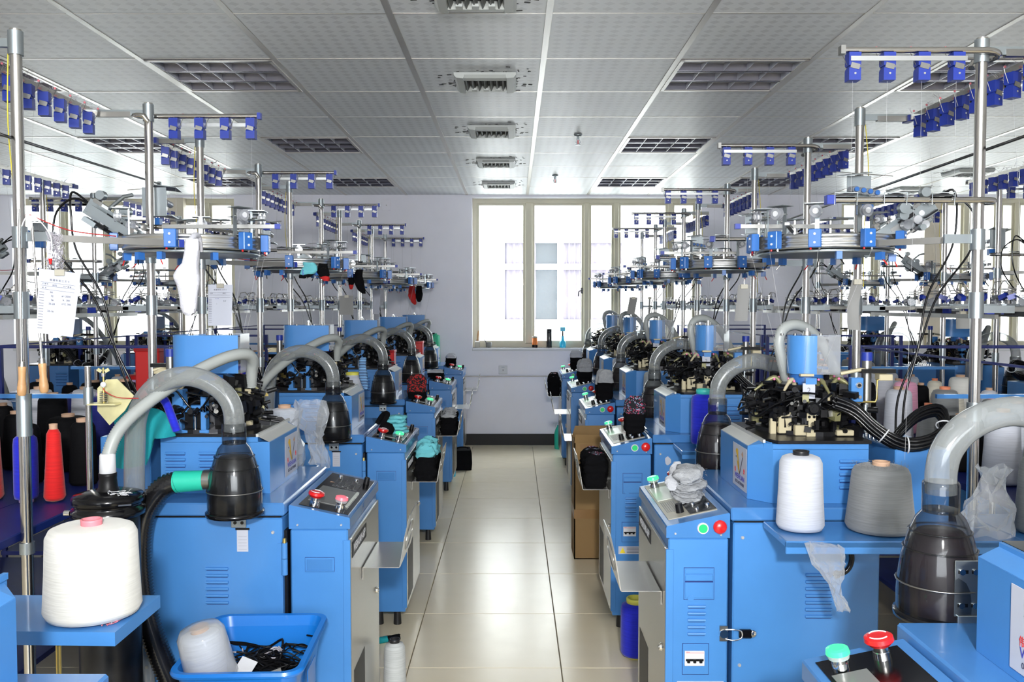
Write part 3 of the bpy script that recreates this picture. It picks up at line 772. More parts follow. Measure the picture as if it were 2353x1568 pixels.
    # ---- table
    b = MB(); b.box(.176, .60, -.003, .563, .838, .875, 'blue_lid', .004); ob('table_top', b, R)
    # ---- head box
    b = MB(); pl = [(.250, .112), (.305, .049), (.574, .049), (.574, .437), (.250, .437)]
    b.prism(pl, 'z', .8755, 1.030, 'blue')
    b.prism([(.305, .049), (.574, .049), (.574, .437), (.285, .437), (.285, .072)], 'z', 1.028, 1.044, 'blue')
    hb = ob('head_box', b, R)
    g = MB(); g.add([(.2495, .112, 1.029), (.2495, .4375, 1.029), (.286, .4375, 1.047), (.286, .112, 1.047)], [(0, 1, 2, 3)], 'strip_sheen')
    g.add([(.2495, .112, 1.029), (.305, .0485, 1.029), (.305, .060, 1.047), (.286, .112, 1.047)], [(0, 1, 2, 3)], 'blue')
    g.box(.283, .290, .072, .437, 1.044, 1.053, 'strip_sheen'); ob('bevel_strip', g, hb)
    b = MB(); b.prism([(.29, .112), (.318, .044), (.580, .044), (.580, .441), (.29, .441)], 'z', 1.046, 1.054, 'dark_steel'); ob('top_plate', b, hb)
    g = MB(); louvers(g, .492, .565, 1.000, .0185, 5, .049, -1); ob('vent_slots', g, hb)
    g = MB(); louvers(g, .500, .560, 1.000, .0185, 5, .437, 1); ob('vent_slots', g, hb); g = MB(); louvers(g, .40, .46, 1.000, .0185, 5, .437, 1); ob('vent_slots', g, hb)
    # logo label on the aisle face: a yellow V-shaped ribbon and a thin stroke, red characters, name and number
    g = MB(); y0, y1, z0, z1 = .115, .270, .890, 1.018; xl = .2492
    g.box(xl - .001, xl, y0, y1, z0, z1, 'paper', .0005)
    xd = (0, -1, 0); up = (0, 0, 1); xs = xl - .0016
    def Lp(u, v): return (xs, y1 - u * (y1 - y0), z0 + v * (z1 - z0))
    def poly(pts, m): g.add([Lp(*p) for p in pts], [tuple(range(len(pts)))], m)
    poly([(.22, .83), (.30, .90), (.40, .88), (.42, .74), (.50, .46), (.52, .38), (.44, .52), (.36, .68), (.30, .74)], 'gold_print')
    poly([(.30, .62), (.42, .60), (.54, .36), (.50, .33), (.40, .45)], 'gold_print')
    poly([(.22, .70), (.30, .72), (.27, .66)], 'ink'); poly([(.54, .40), (.72, .76), (.76, .76), (.54, .32), (.49, .36)], 'ink')
    poly([(.64, .82), (.74, .90), (.78, .80), (.72, .74)], 'core_tan')
    add_text(g, '伟', .017, 'red_print', Lp(.20, .38), xd, up, sx=.8); add_text(g, '焕', .017, 'red_print', Lp(.84, .44), xd, up, sx=.8)
    add_text(g, 'WEIHUAN', .022, 'ink_blue', Lp(.52, .255), xd, up, sx=1.05); add_text(g, '0575-87709888', .0135, 'ink', Lp(.52, .115), xd, up, sx=1.15)
    ob('logo_label', g, hb)
    # ---- needle head
    C = (.475, .285)
    b = MB(); b.lathe([(.155, 1.054), (.155, 1.066), (.085, 1.068), (.085, 1.10), (.070, 1.10), (.070, 1.18), (.09, 1.182), (.09, 1.195), (.045, 1.197), (.045, 1.24)], C[0], C[1], 28, 'dark_steel', False)
    head = ob('needle_cylinder', b, R)
    g = MB()
    for ring, (rad, zlo, zhi, cnt) in enumerate(((.137, 1.064, 1.095, 40), (.130, 1.09, 1.125, 40), (.142, 1.115, 1.15, 42), (.130, 1.145, 1.18, 36), (.09, 1.165, 1.205, 20))):
        for i in range(cnt):
            a = 2 * PI * (i + rr.random() * .5) / cnt; q = rad + rr.uniform(-.035, .030)
            m = rr.choices(['black', 'black_gloss', 'dark_steel', 'cream', 'olive', 'steel_dull', 'brass'], [46, 22, 18, 3, 5, 7, 3])[0]
            sz = (rr.uniform(.012, .044), rr.uniform(.008, .024), rr.uniform(.008, zhi - zlo + .006))
            if m in ('cream', 'brass', 'steel_dull'): sz = tuple(s_ * .62 for s_ in sz)
            if C[1] + q * math.sin(a) > .375 and .40 < C[0] + q * math.cos(a) < .565 and side == 'L': continue
            g.obox((C[0] + q * math.cos(a), C[1] + q * math.sin(a), rr.uniform(zlo, zhi)), sz, (rr.choice([0, 0, 0, .12, -.12]), rr.choice([0, 0, 0, .15, -.15]), a), m)
        for i in range(cnt // 2):
            a = 2 * PI * rr.random(); q = rad + rr.uniform(-.01, .04); z = rr.uniform(zlo, zhi)
            p = Vector((C[0] + q * math.cos(a), C[1] + q * math.sin(a), z))
            g.cyl(p, p + Vector((math.cos(a) * .03, math.sin(a) * .03, rr.uniform(-.008, .012))), rr.uniform(.003, .009), n=8, m=rr.choice(['steel_dull', 'black_gloss', 'black', 'dark_steel']))
    ob('cam_blocks', g, R, kind='stuff')
    g = MB()
    for i in range(24):     # thin black leads looping round the head
        a = rr.uniform(0, 2 * PI); q = rr.uniform(.11, .175)
        pts = [(C[0] + (q + rr.uniform(-.02, .03)) * math.cos(a + t * .35), C[1] + (q + rr.uniform(-.02, .03)) * math.sin(a + t * .35), rr.uniform(1.10, 1.19)) for t in range(4)]
        g.tube(smooth(pts, 5), .0032, 5, 'black_gloss')
    ob('leads', g, R, kind='stuff')
    for i in range(7):      # cream thread levers standing round the top
        a = 2 * PI * i / 7 + .35; g = MB()
        P = lambda q, z, da=0: (C[0] + q * math.cos(a + da), C[1] + q * math.sin(a + da), z)
        g.tube(smooth([P(.155, 1.172), P(.135, 1.188), P(.112, 1.205), P(.092, 1.212), P(.078, 1.196)], 4), [.004] * 4 + [.005] * 4 + [.0075] * 4 + [.007] * 5, 6, 'cream' if i % 3 == 1 else 'olive')
        for t in range(3): g.ball(P(.098, 1.214 - t * .003, -.09 + .09 * t), .0042, 'pink', 6, 5)
        g.obox(P(.125, 1.165), (.024, .016, .018), (0, 0, a), 'cream' if i % 2 else 'black'); ob('thread_lever', g, head)
    g = MB(); x = .437 
    g.box(x - .013, x + .013, .122, .128, 1.054, 1.066, 'cream', .001); g.box(x - .008, x + .008, .122, .128, 1.064, 1.105, 'cream', .001); g.box(x - .013, x + .013, .122, .128, 1.100, 1.122, 'cream', .001)
    for a in (-1, 1): g.cyl((x + a * .007, .122, 1.112), (x + a * .007, .119, 1.112), .0042, n=8, m='black_gloss')
    ob('support_post', g, head)
    g = MB(); g.cyl((x, .130, 1.138), (x, .108, 1.138), .0195, n=20, m='black_gloss'); g.cyl((x, .108, 1.138), (x, .100, 1.138), .013, n=16, m='black'); g.cyl((x, .1, 1.138), (x, .098, 1.138), .005, n=10, m='dark_steel'); ob('hand_wheel', g, head)
    g = MB(); g.box(x - .018, x + .018, .147, .149, 1.162, 1.207, 'paper'); g.box(x - .010, x + .022, .146, .158, 1.204, 1.222, 'blue'); add_text(g, '2', .022, 'ink_soft', (x, .1465, 1.186), (1, 0, 0), (0, 0, 1)); ob('number_card', g, head)
    for i, (x, y, z, a, b_, c) in enumerate(((.345, .19, 1.075, .018, .018, .05), (.375, .175, 1.088, .038, .020, .062), (.415, .145, 1.07, .04, .02, .03), (.535, .13, 1.065, .05, .025, .016), (.565, .16, 1.062, .05, .02, .018))):
        ob('cream_block', MB().box(x - a / 2, x + a / 2, y - b_ / 2, y + b_ / 2, z - c / 2, z + c / 2, 'cream', .002), head)
    # blue cast gear bracket with a square opening on the operator's left
    g = MB(); y = .438; x0, x1 = .430, .535
    g.box(x0, x1, y - .03, y, 1.055, 1.066, 'blue', .002); g.box(x0 + .008, x0 + .024, y - .03, y, 1.064, 1.165, 'blue', .002); g.box(x1 - .024, x1 - .004, y - .03, y, 1.064, 1.165, 'blue', .002)
    g.box(x0 + .008, x1 - .004, y - .03, y, 1.118, 1.138, 'blue', .002); g.box(x0 + .008, x1 - .004, y - .035, y - .03, 1.064, 1.12, 'black'); g.box(x1 - .03, x1 + .002, y - .04, y + .004, 1.135, 1.185, 'blue', .002)
    g.cyl((x0 + .045, y - .015, 1.066), (x0 + .045, y - .015, 1.112), .006, n=10, m='chrome'); ob('gear_bracket', g, head)
    # solenoid block on a post, clamped arms, small tubes
    g = MB(); g.box(.568, .604, .165, .190, 1.150, 1.222, 'blue', .002); g.cyl((.589, .165, 1.200), (.589, .160, 1.200), .009, n=14, m='chrome'); g.cyl((.589, .160, 1.2), (.589, .158, 1.2), .005, n=10, m='black')
    g.cyl((.590, .165, 1.166), (.590, .154, 1.166), .005, n=10, m='steel_dull'); g.box(.575, .595, .18, .2, 1.054, 1.155, 'blue_dark'); g.cyl((.630, .21, 1.054), (.630, .21, 1.27), .014, n=14, m='steel_dull'); g.cyl((.630, .21, 1.27), (.630, .21, 1.295), .016, n=14, m='tension_blue')
    g.tube([(.545, .19, 1.232), (.60, .18, 1.245), (.66, .19, 1.235), (.69, .20, 1.225)], .006, 6, 'cream'); g.box(.60, .70, .17, .20, 1.235, 1.247, 'black'); g.box(.65, .69, .165, .20, 1.213, 1.232, 'cream', .002)
    g.tube([(.57, .17, 1.15), (.64, .17, 1.15), (.645, .17, 1.16), (.645, .17, 1.215), (.66, .17, 1.217)], .0032, 6, 'brass'); g.cyl((.62, .19, 1.06), (.62, .19, 1.14), .010, .007, 10, 'zinc'); ob('solenoid_unit', g, head)
    # ---- drum housing above the head
    b = MB(); rad = .058; n = 22
    sheet = []
    pts = [(C[0] - .095, C[1] + rad)] + [(C[0] + .048 + rad * math.cos(a), C[1] + rad * math.sin(a)) for a in [PI / 2 - PI * i / n for i in range(n + 1)]] + [(C[0] + .02, C[1] - rad)]
    if side == 'L':
        pts = [(C[0] - .105, C[1] + rad)] + [(C[0] + .055 + rad * math.cos(a), C[1] + rad * math.sin(a)) for a in [PI / 2 - PI * i / n for i in range(n + 1)]] + [(C[0] - .02, C[1] - rad)]
        shield = [(C[0] - .02, C[1] - rad), (C[0] - .105, C[1] - rad), (C[0] - .112, C[1] + rad)]
    else:
        pts = [(C[0] + .012 + 0, C[1] - rad)] + [(C[0] - .0 + rad * math.cos(a), C[1] + rad * math.sin(a)) for a in [-PI / 2 - .12 - PI * .95 * i / n for i in range(n + 1)]] + [(C[0] + .05, C[1] + rad)]
        shield = [(C[0] + .012, C[1] - rad), (C[0] + .085, C[1] - rad * .9), (C[0] + .088, C[1] + rad)]
    zb, zt = 1.226, 1.343
    vs = [(x, y, zb) for x, y in pts] + [(x, y, zt) for x, y in pts]; nn = len(pts)
    b.add(vs, [(i, i + 1, nn + i + 1, nn + i) for i in range(nn - 1)], 'blue', True)
    allp = pts + shield[1:-1] if side == 'R' else pts + shield[1:]
    b.add([(x, y, zt - .001) for x, y in allp], [tuple(range(len(allp)))], 'blue')
    b.add([(x, y, zb + .001) for x, y in allp], [tuple(range(len(allp)))], 'black')
    dh = ob('drum_housing', b, R)
    g = MB(); ns = len(shield); vs = [(x, y, zb) for x, y in shield] + [(x, y, zt + .003) for x, y in shield]
    g.add(vs, [(i, i + 1, ns + i + 1, ns + i) for i in range(ns - 1)], 'plexi'); ob('clear_shield', g, dh)
    g = MB(); g.cyl((C[0], C[1], zt), (C[0], C[1], zt + .012), .013, .011, 12, 'chrome'); g.cyl((C[0], C[1], zt + .012), (C[0], C[1], zt + .022), .006, n=10, m='chrome'); ob('top_nut', g, dh)
    g = MB()
    for dx in (-.07, -.03, .05): g.cyl((C[0] + dx, C[1] + .02, zt - .001), (C[0] + dx, C[1] + .02, zt + .005), .005, n=8, m='steel_dull')
    ob('top_screws', g, dh, kind='stuff')
    g = MB(); g.lathe([(.050, 1.195), (.050, 1.228)], C[0], C[1], 20, 'motor_blue'); g.box(C[0] - .04, C[0] + .0, C[1] - .07, C[1] - .055, 1.222, 1.229, 'cream'); ob('drum_collar', g, dh)
    # ---- filter cup with the air pipe
    cx, cy = (.284 if side == 'R' else .292), .632
    g = MB(); g.lathe([(.073, .866), (.0735, .905), (.0725, .93), (.066, .975), (.055, 1.015), (.043, 1.045), (.032, 1.058), (.0315, 1.062)], cx, cy, 32, 'plastic_cup')
    cup = ob('filter_cup', g, R)
    g = MB(); g.lathe([(.0, .872), (.066, .874), (.067, .905), (.064, .945), (.056, .985), (.047, 1.013), (.038, 1.022), (.0, 1.024)], cx, cy, 28, 'mesh_purple' if side == 'R' else 'mesh_dark'); ob('filter_mesh', g, cup)
    g = MB(); g.lathe([(.070, .858), (.078, .860), (.079, .870), (.073, .872)], cx, cy, 28, 'black_gloss'); ob('cup_base', g, cup)
    g = MB()
    for z, q in ((.928, .0745), (.99, .0635), (1.022, .054)): g.tube([(cx + q * math.cos(2 * PI * i / 28), cy + q * math.sin(2 * PI * i / 28), z) for i in range(29)], .0016, 5, 'steel_dull' if z < .95 else 'plastic_cup', False)
    ob('clamp_wire', g, cup)
    g = MB(); g.lathe([(.0315, 1.056), (.0325, 1.06), (.0325, 1.108), (.0305, 1.112)], cx, cy, 24, 'plastic_cup'); ob('neck_sleeve', g, cup)
    g = MB(); g.tube(smooth([(cx, cy, 1.09), (cx, cy, 1.135), (cx + .012, cy, 1.175), (cx + .045, cy, 1.212), (cx + .095, cy, 1.236), (cx + .145, cy, 1.240), (cx + .20, cy - .005, 1.222), (cx + .245, cy - .01, 1.182), (cx + .270, cy - .012, 1.13), (cx + .277, cy - .012, 1.06), (cx + .28, cy - .01, .9), (cx + .27, cy - .01, .55), (cx + .25, cy - .01, .16), (cx + .25, cy - .01, .03)], 7), .0275, 18, 'plastic_tube', False)
    ob('air_pipe', g, R)
    g = MB(); g.box(cx - .006, cx + .047, .563, .5665, .885, .985, 'zinc', .001) if side == 'R' else g.box(cx - .012, cx + .034, .563, .5665, .885, .985, 'zinc', .001)
    o_ = -.006 if side == 'R' else -.012
    g.box(cx + o_ + .004, cx + o_ + .046, .558, .564, .805, .888, 'zinc', .001)
    for z in (.905, .965):
        for dx in (.012, .036): g.cyl((cx + o_ + dx, .5665, z), (cx + o_ + dx, .571, z), .0045, n=8, m='black_gloss'); g.obox((cx + o_ + dx + .002, .5628, z), (.018, .001, .006), (0, 0, 0), 'black'); g.cyl((cx + o_ + dx, .5628, z), (cx + o_ + dx, .560, z), .0055, n=8, m='chrome')
    for dx in (.014, .034): g.cyl((cx + o_ + dx, .564, .82), (cx + o_ + dx, .568, .82), .0048, n=8, m='black_gloss')
    ob('cup_bracket', g, R)
    g = MB(); g.box(cx - .012, cx + .020, .5565, .5575, .735, .80, 'paper'); 
    for i in range(5): g.box(cx - .008, cx + .016, .5574, .5578, .742 + .009 * i, .7425 + .009 * i, 'ink_soft')
    g.box(cx - .016, cx + .024, .5565, .5578, .797, .803, 'black'); ob('service_tag', g, base)
    # ---- suction hose from the head
    g = MB()
    if side == 'R': pts = [(.44, .36, 1.185), (.428, .345, 1.22), (.412, .33, 1.27), (.402, .325, 1.32), (.418, .33, 1.362), (.462, .345, 1.374), (.515, .37, 1.352), (.57, .40, 1.30), (.63, .44, 1.20), (.68, .50, 1.08), (.69, .56, .95)]
    else: pts = [(.345, .30, 1.185), (.335, .32, 1.235), (.325, .345, 1.268), (.335, .385, 1.288), (.375, .455, 1.280), (.44, .555, 1.238), (.515, .66, 1.172), (.562, .725, 1.11), (.580, .752, 1.05), (.582, .756, 1.0), (.582, .756, .975)]
    ribbed(g, pts, .0178, .0024, .0058, 14, 'hose_grey'); ob('suction_hose', g, R)
    # ---- valve box and cable loom behind
    g = MB(); g.box(.645, .80, .04, .34, .74, 1.03, 'blue_dark' if False else 'blue', .003); vb = ob('valve_box', g, R)
    g = MB()
    for j in range(3):
        for i in range(9): g.cyl((.665 + .022 * j, .07 + .028 * i, 1.028), (.665 + .022 * j, .07 + .028 * i, 1.042), .006, .005, 8, 'chrome')
    ob('air_fittings', g, vb, kind='stuff')
    g = MB()
    base_pts = [(.50, .115, 1.155), (.55, .10, 1.135), (.60, .075, 1.085), (.66, .05, 1.045), (.73, .04, 1.05), (.79, .06, 1.085), (.80, .11, 1.13), (.76, .16, 1.11), (.71, .18, 1.05)]
    for i in range(10):
        a = 2 * PI * i / 9; off = Vector((.3 * math.cos(a), math.sin(a), math.cos(a))) * .015 * (0 if i == 9 else 1)
        g.tube(smooth([Vector(p) + off * (1 + .1 * math.sin(j * 2 + i)) for j, p in enumerate(base_pts)], 4), .0062, 6, 'black_gloss')
    lm = ob('cable_loom', g, R)
    for k in (2.4, 3.3, 5.2):
        q = smooth(base_pts, 10); p = q[int(k * 10)]; t = (q[int(k * 10) + 1] - p).normalized(); a = t.orthogonal().normalized(); b2 = t.cross(a)
        z = MB(); z.tube([p + a * .0225 * math.cos(2 * PI * i / 14) + b2 * .0225 * math.sin(2 * PI * i / 14) for i in range(15)], .0022, 5, 'white', False); ob('cable_tie', z, lm)
    return R

MR = make_machine('R'); ML = make_machine('L'); index_kids()
# ================================================================== yarn creel over a machine (same local frame as the machine)
PX, PY0, PY1, PH = .81, -.06, .75, 2.14
def tens_mesh():
    b = MB(); w_ = .0155
    b.prism([(-w_, 0), (w_, 0), (w_, -.030), (w_ * .7, -.034), (-w_, -.034)], 'x', -w_, w_, 'tension_blue')
    b.box(-w_ * .72, w_ * .72, -w_ * .72, w_ * .72, -.042, -.033, 'tension_blue')
    b.prism([(-w_, -.040), (w_ * .7, -.040), (w_, -.045), (w_, -.072), (-w_, -.072)], 'x', -w_, w_, 'tension_blue')
    b.obox((0, -w_ - .001, -.036), (w_ * 1.5, .002, .014), (0, .25, 0), 'steel_dull'); b.obox((0, w_ + .001, -.036), (w_ * 1.5, .002, .014), (0, -.25, 0), 'steel_dull')
    b.cyl((0, -w_ - .0005, -.055), (0, -w_ - .002, -.055), .003, n=8, m='chrome')
    b.cyl((0, 0, 0), (0, 0, .016), .0028, n=6, m='steel'); b.cyl((0, 0, .001), (0, 0, .006), .006, n=8, m='white')
    b.tube([(-w_, 0, -.03), (-.03, 0, .0), (-.034, 0, .012), (-.026, 0, .014)], .0009, 4, 'steel_dull'); b.ball((-.03, 0, .014), .004, 'core_pink', 6, 4)
    return b.mesh('tensioner')
TENS = tens_mesh()
def motor_mesh():
    b = MB(); b.box(-.0175, .0175, -.012, .012, -.026, .026, 'motor_blue', .002)
    for z in (-.012, .012): b.cyl((0, -.012, z), (0, -.0145, z), .0035, n=8, m='white')
    b.cyl((-.012, 0, -.026), (-.012, 0, -.032), .003, n=6, m='red_matt'); b.cyl((.012, 0, -.026), (.012, 0, -.033), .003, n=6, m='steel')
    b.box(-.010, .010, .012, .030, -.018, .018, 'black')
    return b.mesh('drive_motor')
MOTOR = motor_mesh()
def wheel_mesh():
    b = MB(); b.cyl((0, -.008, 0), (0, -.004, 0), .0175, n=18, m='wheel_clear'); b.cyl((0, .004, 0), (0, .008, 0), .0175, n=18, m='wheel_clear'); b.cyl((0, -.010, 0), (0, .012, 0), .0085, n=12, m='white')
    b.cyl((0, .01, 0), (0, .04, 0), .003, n=6, m='steel'); b.box(-.006, .006, .03, .034, -.06, .022, 'zinc'); b.box(-.03, .03, -.012, .036, .0215, .0235, 'zinc')
    return b.mesh('feed_wheel')
WHEEL = wheel_mesh()
def feeder_mesh(seed):
    r = random.Random(seed); b = MB()
    b.box(-.012, .012, -.02, .02, 0, .006, 'zinc'); b.cyl((0, 0, .004), (0, 0, .05), .004, n=6, m='steel'); b.cyl((0, 0, .034), (0, 0, .037), .017, n=12, m='steel_dull'); b.cyl((0, 0, .041), (0, 0, .044), .017, n=12, m='steel_dull')
    b.obox((.012, 0, .024), (.022, .012, .012), (0, .4, r.uniform(-1, 1)), 'tension_blue'); b.obox((-.016, .006, .018), (.034, .014, .002), (.3, -.6, r.uniform(-1, 1)), 'zinc')
    b.cyl((-.02, -.01, .012), (-.02, .01, .012), .011, n=10, m='wheel_clear'); b.tube([(0, 0, .05), (.01, 0, .064), (.03, .01, .06), (.034, .02, .04)], .0015, 4, 'steel')
    b.obox((.005, .02, -.012), (.018, .012, .016), (0, 0, .2), r.choice(['tension_blue', 'black', 'zinc']))
    return b.mesh('yarn_feeder')
FEED = [feeder_mesh(i) for i in range(4)]
def make_creel(side):
    R = empty('yarn_creel', (0, 0, 0), 0, 'x', 'creel', 'steel yarn creels over the machines')
    for y in (PY0, PY1):
        p = ob('pole', MB().cyl((PX, y, .12), (PX, y, PH), .0145, n=18, m='steel'), R)
        for z, h in ((2.105, .06), (1.61, .055), (1.435, .07), (1.15, .11 if y == PY1 else .05), (.80, .03)):
            c = MB(); c.cyl((PX, y, z - h / 2), (PX, y, z + h / 2), .0185, n=18, m='zinc'); ob('collar', c, p)
        ob('foot', MB().lathe([(.05, 0), (.05, .012), (.03, .03), (.018, .035), (.018, .12)], PX, y, 16, 'dark_steel'), p)
    # rail towards the aisle with four tensioners
    g = MB(); z = 2.10; yy = PY0 - .028
    g.tube([(.43, yy, z), (.55, yy, z), (.70, yy, z), (.81, yy, z)] + [(.81 + .045 * math.sin(a), yy + .035 - .035 * math.cos(a), z - .012 * a / PI) for a in [PI * i / 8 for i in range(1, 9)]] + [(.80, yy + .06, z - .03)], .0085, 8, 'steel')
    g.box(.425, .437, yy - .011, yy + .011, z - .011, z + .011, 'tension_blue' if side == 'L' else 'steel_dull')
    ra = ob('tensioner_rail', g, R)
    g = MB(); g.box(.447, .748, yy - .021, yy - .0185, z - .032, z - .020, 'aluminium'); ob('strip', g, ra)
    for i in range(4): ob('tensioner', TENS, ra, loc=(.46 + .09 * i, yy, z - .008))
    # rail along the outer side with nine tensioners
    g = MB(); x = .985
    g.box(x - .006, x + .006, PY0 + .02, PY1 - .02, z - .009, z + .009, 'steel'); 
    for y in (PY0, PY1): g.box(PX + .015, x + .005, y - .006, y + .006, z - .005, z + .016, 'zinc'); g.box(PX + .06, x + .005, y - .009, y + .009, z - .009, z + .009, 'steel_dull')
    g.box(x - .011, x + .011, PY1 - .02, PY1 + .03, z - .011, z + .011, 'tension_blue')
    rb = ob('tensioner_rail', g, R)
    for i in range(8): t = ob('tensioner', TENS, rb, loc=(x, .01 + .093 * i, z - .008)); t.rotation_euler = (0, 0, .35 if side == 'R' else .2)
    g = MB(); rl = random.Random(19)
    for i in range(9):
        for q in range(7 if side == 'L' else 3):
            p = Vector((x + rl.uniform(-.03, .03), .083 * i + rl.uniform(-.03, .03), z + rl.uniform(.0, .022)))
            g.tube(smooth([p + Vector((rl.uniform(-.016, .016), rl.uniform(-.016, .016), rl.uniform(-.010, .014))) for _ in range(3)], 3), .0006, 3, 'lint')
    ob('lint_fluff', g, rb, kind='stuff')
    # feeder ring with its drives
    cx, cy, rg, zr = .53, .30, .20, 1.622
    g = MB(); g.lathe([(rg - .01, zr - .022), (rg, zr - .022), (rg + .002, zr - .012), (rg - .003, zr - .010), (rg - .003, zr - .004), (rg + .002, zr - .002), (rg - .003, zr + .002), (rg - .003, zr + .008), (rg + .001, zr + .010), (rg, zr + .020), (rg - .01, zr + .020), (rg - .01, zr - .022)], cx, cy, 56, 'aluminium')
    ring = ob('feeder_ring', g, R)
    g = MB(); g.lathe([(rg - .03, zr - .034), (rg - .002, zr - .034), (rg - .002, zr - .026), (rg - .03, zr - .026)], cx, cy, 40, 'zinc'); ob('ring_flange', g, ring)
    for i, a in enumerate((152, 184, 212, 244, 282, 322, 20, 95)):
        t = math.radians(a); q = rg + .022
        o = ob('drive_motor', MOTOR, ring, loc=(cx + q * math.cos(t), cy + q * math.sin(t), zr + .004)); o.rotation_euler = (0, 0, t + PI / 2)
        if i in (0, 1, 2, 3, 4, 6):
            o = ob('feed_wheel', WHEEL, ring, loc=(cx + (q - .01) * math.cos(t), cy + (q - .01) * math.sin(t), zr + .082)); o.rotation_euler = (0, 0, t + PI / 2)
    g = MB(); rr = random.Random(4)
    for a in (40, 62, 84, 112, 128, 262, 302, 345):
        t = math.radians(a); g.obox((cx + rg * .97 * math.cos(t), cy + rg * .97 * math.sin(t), zr - .044), (.022, .016, .022), (0, 0, t), 'motor_blue')
        g.tube([(cx + rg * math.cos(t), cy + rg * math.sin(t), zr - .05), (cx + (rg + .01) * math.cos(t + .06), cy + (rg + .01) * math.sin(t + .06), zr - .07)], .002, 5, rr.choice(['red', 'black', 'steel']))
    ob('stop_sensors', g, ring, kind='stuff')
    # arms from the poles
    for (y, x2, y2, zz) in ((PY0, .60, .105, 1.612), (PY1, .49, .50, 1.612)):
        g = MB(); g.box(PX - .09, PX, y - .004, y + .004, zz - .012, zz + .012, 'zinc'); d = Vector((x2 - PX, y2 - y, 0)); L = d.length
        g.obox(Vector((PX, y, zz)) + d * .55, (L * .9, .010, .018), (0, 0, math.atan2(d.y, d.x)), 'steel_dull'); e = Vector((PX, y, zz)) + d; g.obox(e, (.014, .014, .022), (0, 0, math.atan2(d.y, d.x)), 'tension_blue')
        ob('ring_arm', g, R)
    g = MB(); zz = 1.712; y = PY0 - .024
    g.tube([(.41, y, zz), (.6, y, zz), (.80, y, zz)] + [(.81 + .04 * math.sin(a), y + .03 - .03 * math.cos(a), zz) for a in [PI * i / 6 for i in range(1, 7)]], .0085, 8, 'steel'); g.box(.395, .418, y - .012, y + .012, zz - .012, zz + .012, 'tension_blue', .001)
    for x in (.445, .575, .70):
        g.tube([(x - .03, y - .012, zz - .014), (x - .03, y - .012, zz + .018), (x + .03, y - .012, zz + .018), (x + .028, y - .012, zz - .014)], .0016, 5, 'zinc'); g.prism([(x - .028, zz + .012), (x, zz + .018), (x + .028, zz + .012)], 'y', y - .012, y + .018, 'dark_steel')
    g.obox((.40, .22, 1.665), (.30, .012, .008), (0, 0, 1.2), 'steel_dull')
    ob('guide_arm', g, R)
    g = MB(); g.box(.27, .62, .30, .312, 1.672, 1.684, 'steel_dull'); g.box(.255, .272, .298, .314, 1.670, 1.686, 'tension_blue')
    for x in (.33, .44, .55): g.lathe([(.0, 1.702), (.03, 1.699), (.032, 1.697), (.0, 1.696)], x, .306, 16, 'zinc'); g.cyl((x, .306, 1.645), (x, .306, 1.698), .004, n=6, m='steel')
    ob('cross_bar', g, R)
    # feeder rail outside the poles at eye level
    g = MB(); zz = 1.428; xo = 1.03
    for y in (PY0, PY1): g.box(PX + .015, PX + .10, y - .005, y + .005, zz - .014, zz + .006, 'zinc'); g.box(PX + .08, xo, y - .005, y + .005, zz - .010, zz + .002, 'steel_dull')
    g.box(xo - .012, xo + .012, PY0 - .16, PY1 + .12, zz - .004, zz + .003, 'steel_dull'); g.box(xo + .05, xo + .062, PY0 - .16, PY1 + .1, zz - .028, zz - .012, 'dark_steel'); g.box(PX + .05, PX + .06, PY0, PY1, zz - .03, zz - .018, 'steel_dull')
    fr = ob('feeder_rail', g, R)
    for i in range(14):
        o = ob('yarn_feeder', FEED[i % 4], fr, loc=(xo - .01 + .02 * (i % 2), PY0 - .13 + .076 * i, zz + .004)); o.rotation_euler = (0, 0, .5 * i); o.scale = (1.25, 1.25, 1.2)
    # slanting finger unit with its two cables
    g = MB(); a = Vector((.64, .30, 1.60)); bb = Vector((.86, .28, 1.745)); d = bb - a
    g.obox((a + bb) / 2, (d.length, .005, .052), (0, -math.atan2(d.z, d.x), 0), 'zinc'); g.obox((a + bb) / 2 + Vector((0, .03, 0)), (d.length * .8, .004, .03), (0, -math.atan2(d.z, d.x), 0), 'zinc'); rr = random.Random(9)
    nrm = Vector((-d.z, 0, d.x)).normalized()
    for i in range(34):
        p = a + d * rr.uniform(.2, 1.0) + nrm * rr.uniform(-.035, .05) + Vector((0, rr.uniform(-.03, .03), 0))
        if i % 3: g.obox(p, (rr.uniform(.02, .06), rr.uniform(.008, .03), rr.uniform(.004, .016)), (0, -.58, rr.uniform(-.1, .1)), rr.choice(['zinc', 'aluminium', 'dark_steel', 'steel_dull']))
        else: g.cyl(p - Vector((0, .012, 0)), p + Vector((0, .012, 0)), rr.uniform(.008, .017), n=12, m=rr.choice(['wheel_clear', 'steel', 'white', 'zinc']))
    g.tube([a + d * .78 + nrm * .02, a + d * .70 + nrm * .085, a + d * .62 + nrm * .105], .006, 6, 'zinc')
    fu = ob('finger_unit', g, R)
    g = MB()
    for k in (0, 1):
        g.tube(smooth([bb + Vector((-.01, 0, .0)), bb + Vector((.05, 0, .022 + .02 * k)), bb + Vector((.11 - .05 * k, -.01, -.03)), bb + Vector((.105 - .06 * k, -.01, -.14)), (.86 - .03 * k, .26, 1.46), (.80, .25, 1.30), (.74 + .02 * k, .24, 1.16), (.715 + .02 * k, .20, 1.045)], 7), .0036, 6, 'black_gloss')
    ob('cable', g, fu)
    # sensor unit clamped to one pole
    y = PY1 if side == 'R' else PY0; zz = 1.845 if side == 'R' else 1.80; s = -1 if side == 'R' else 1
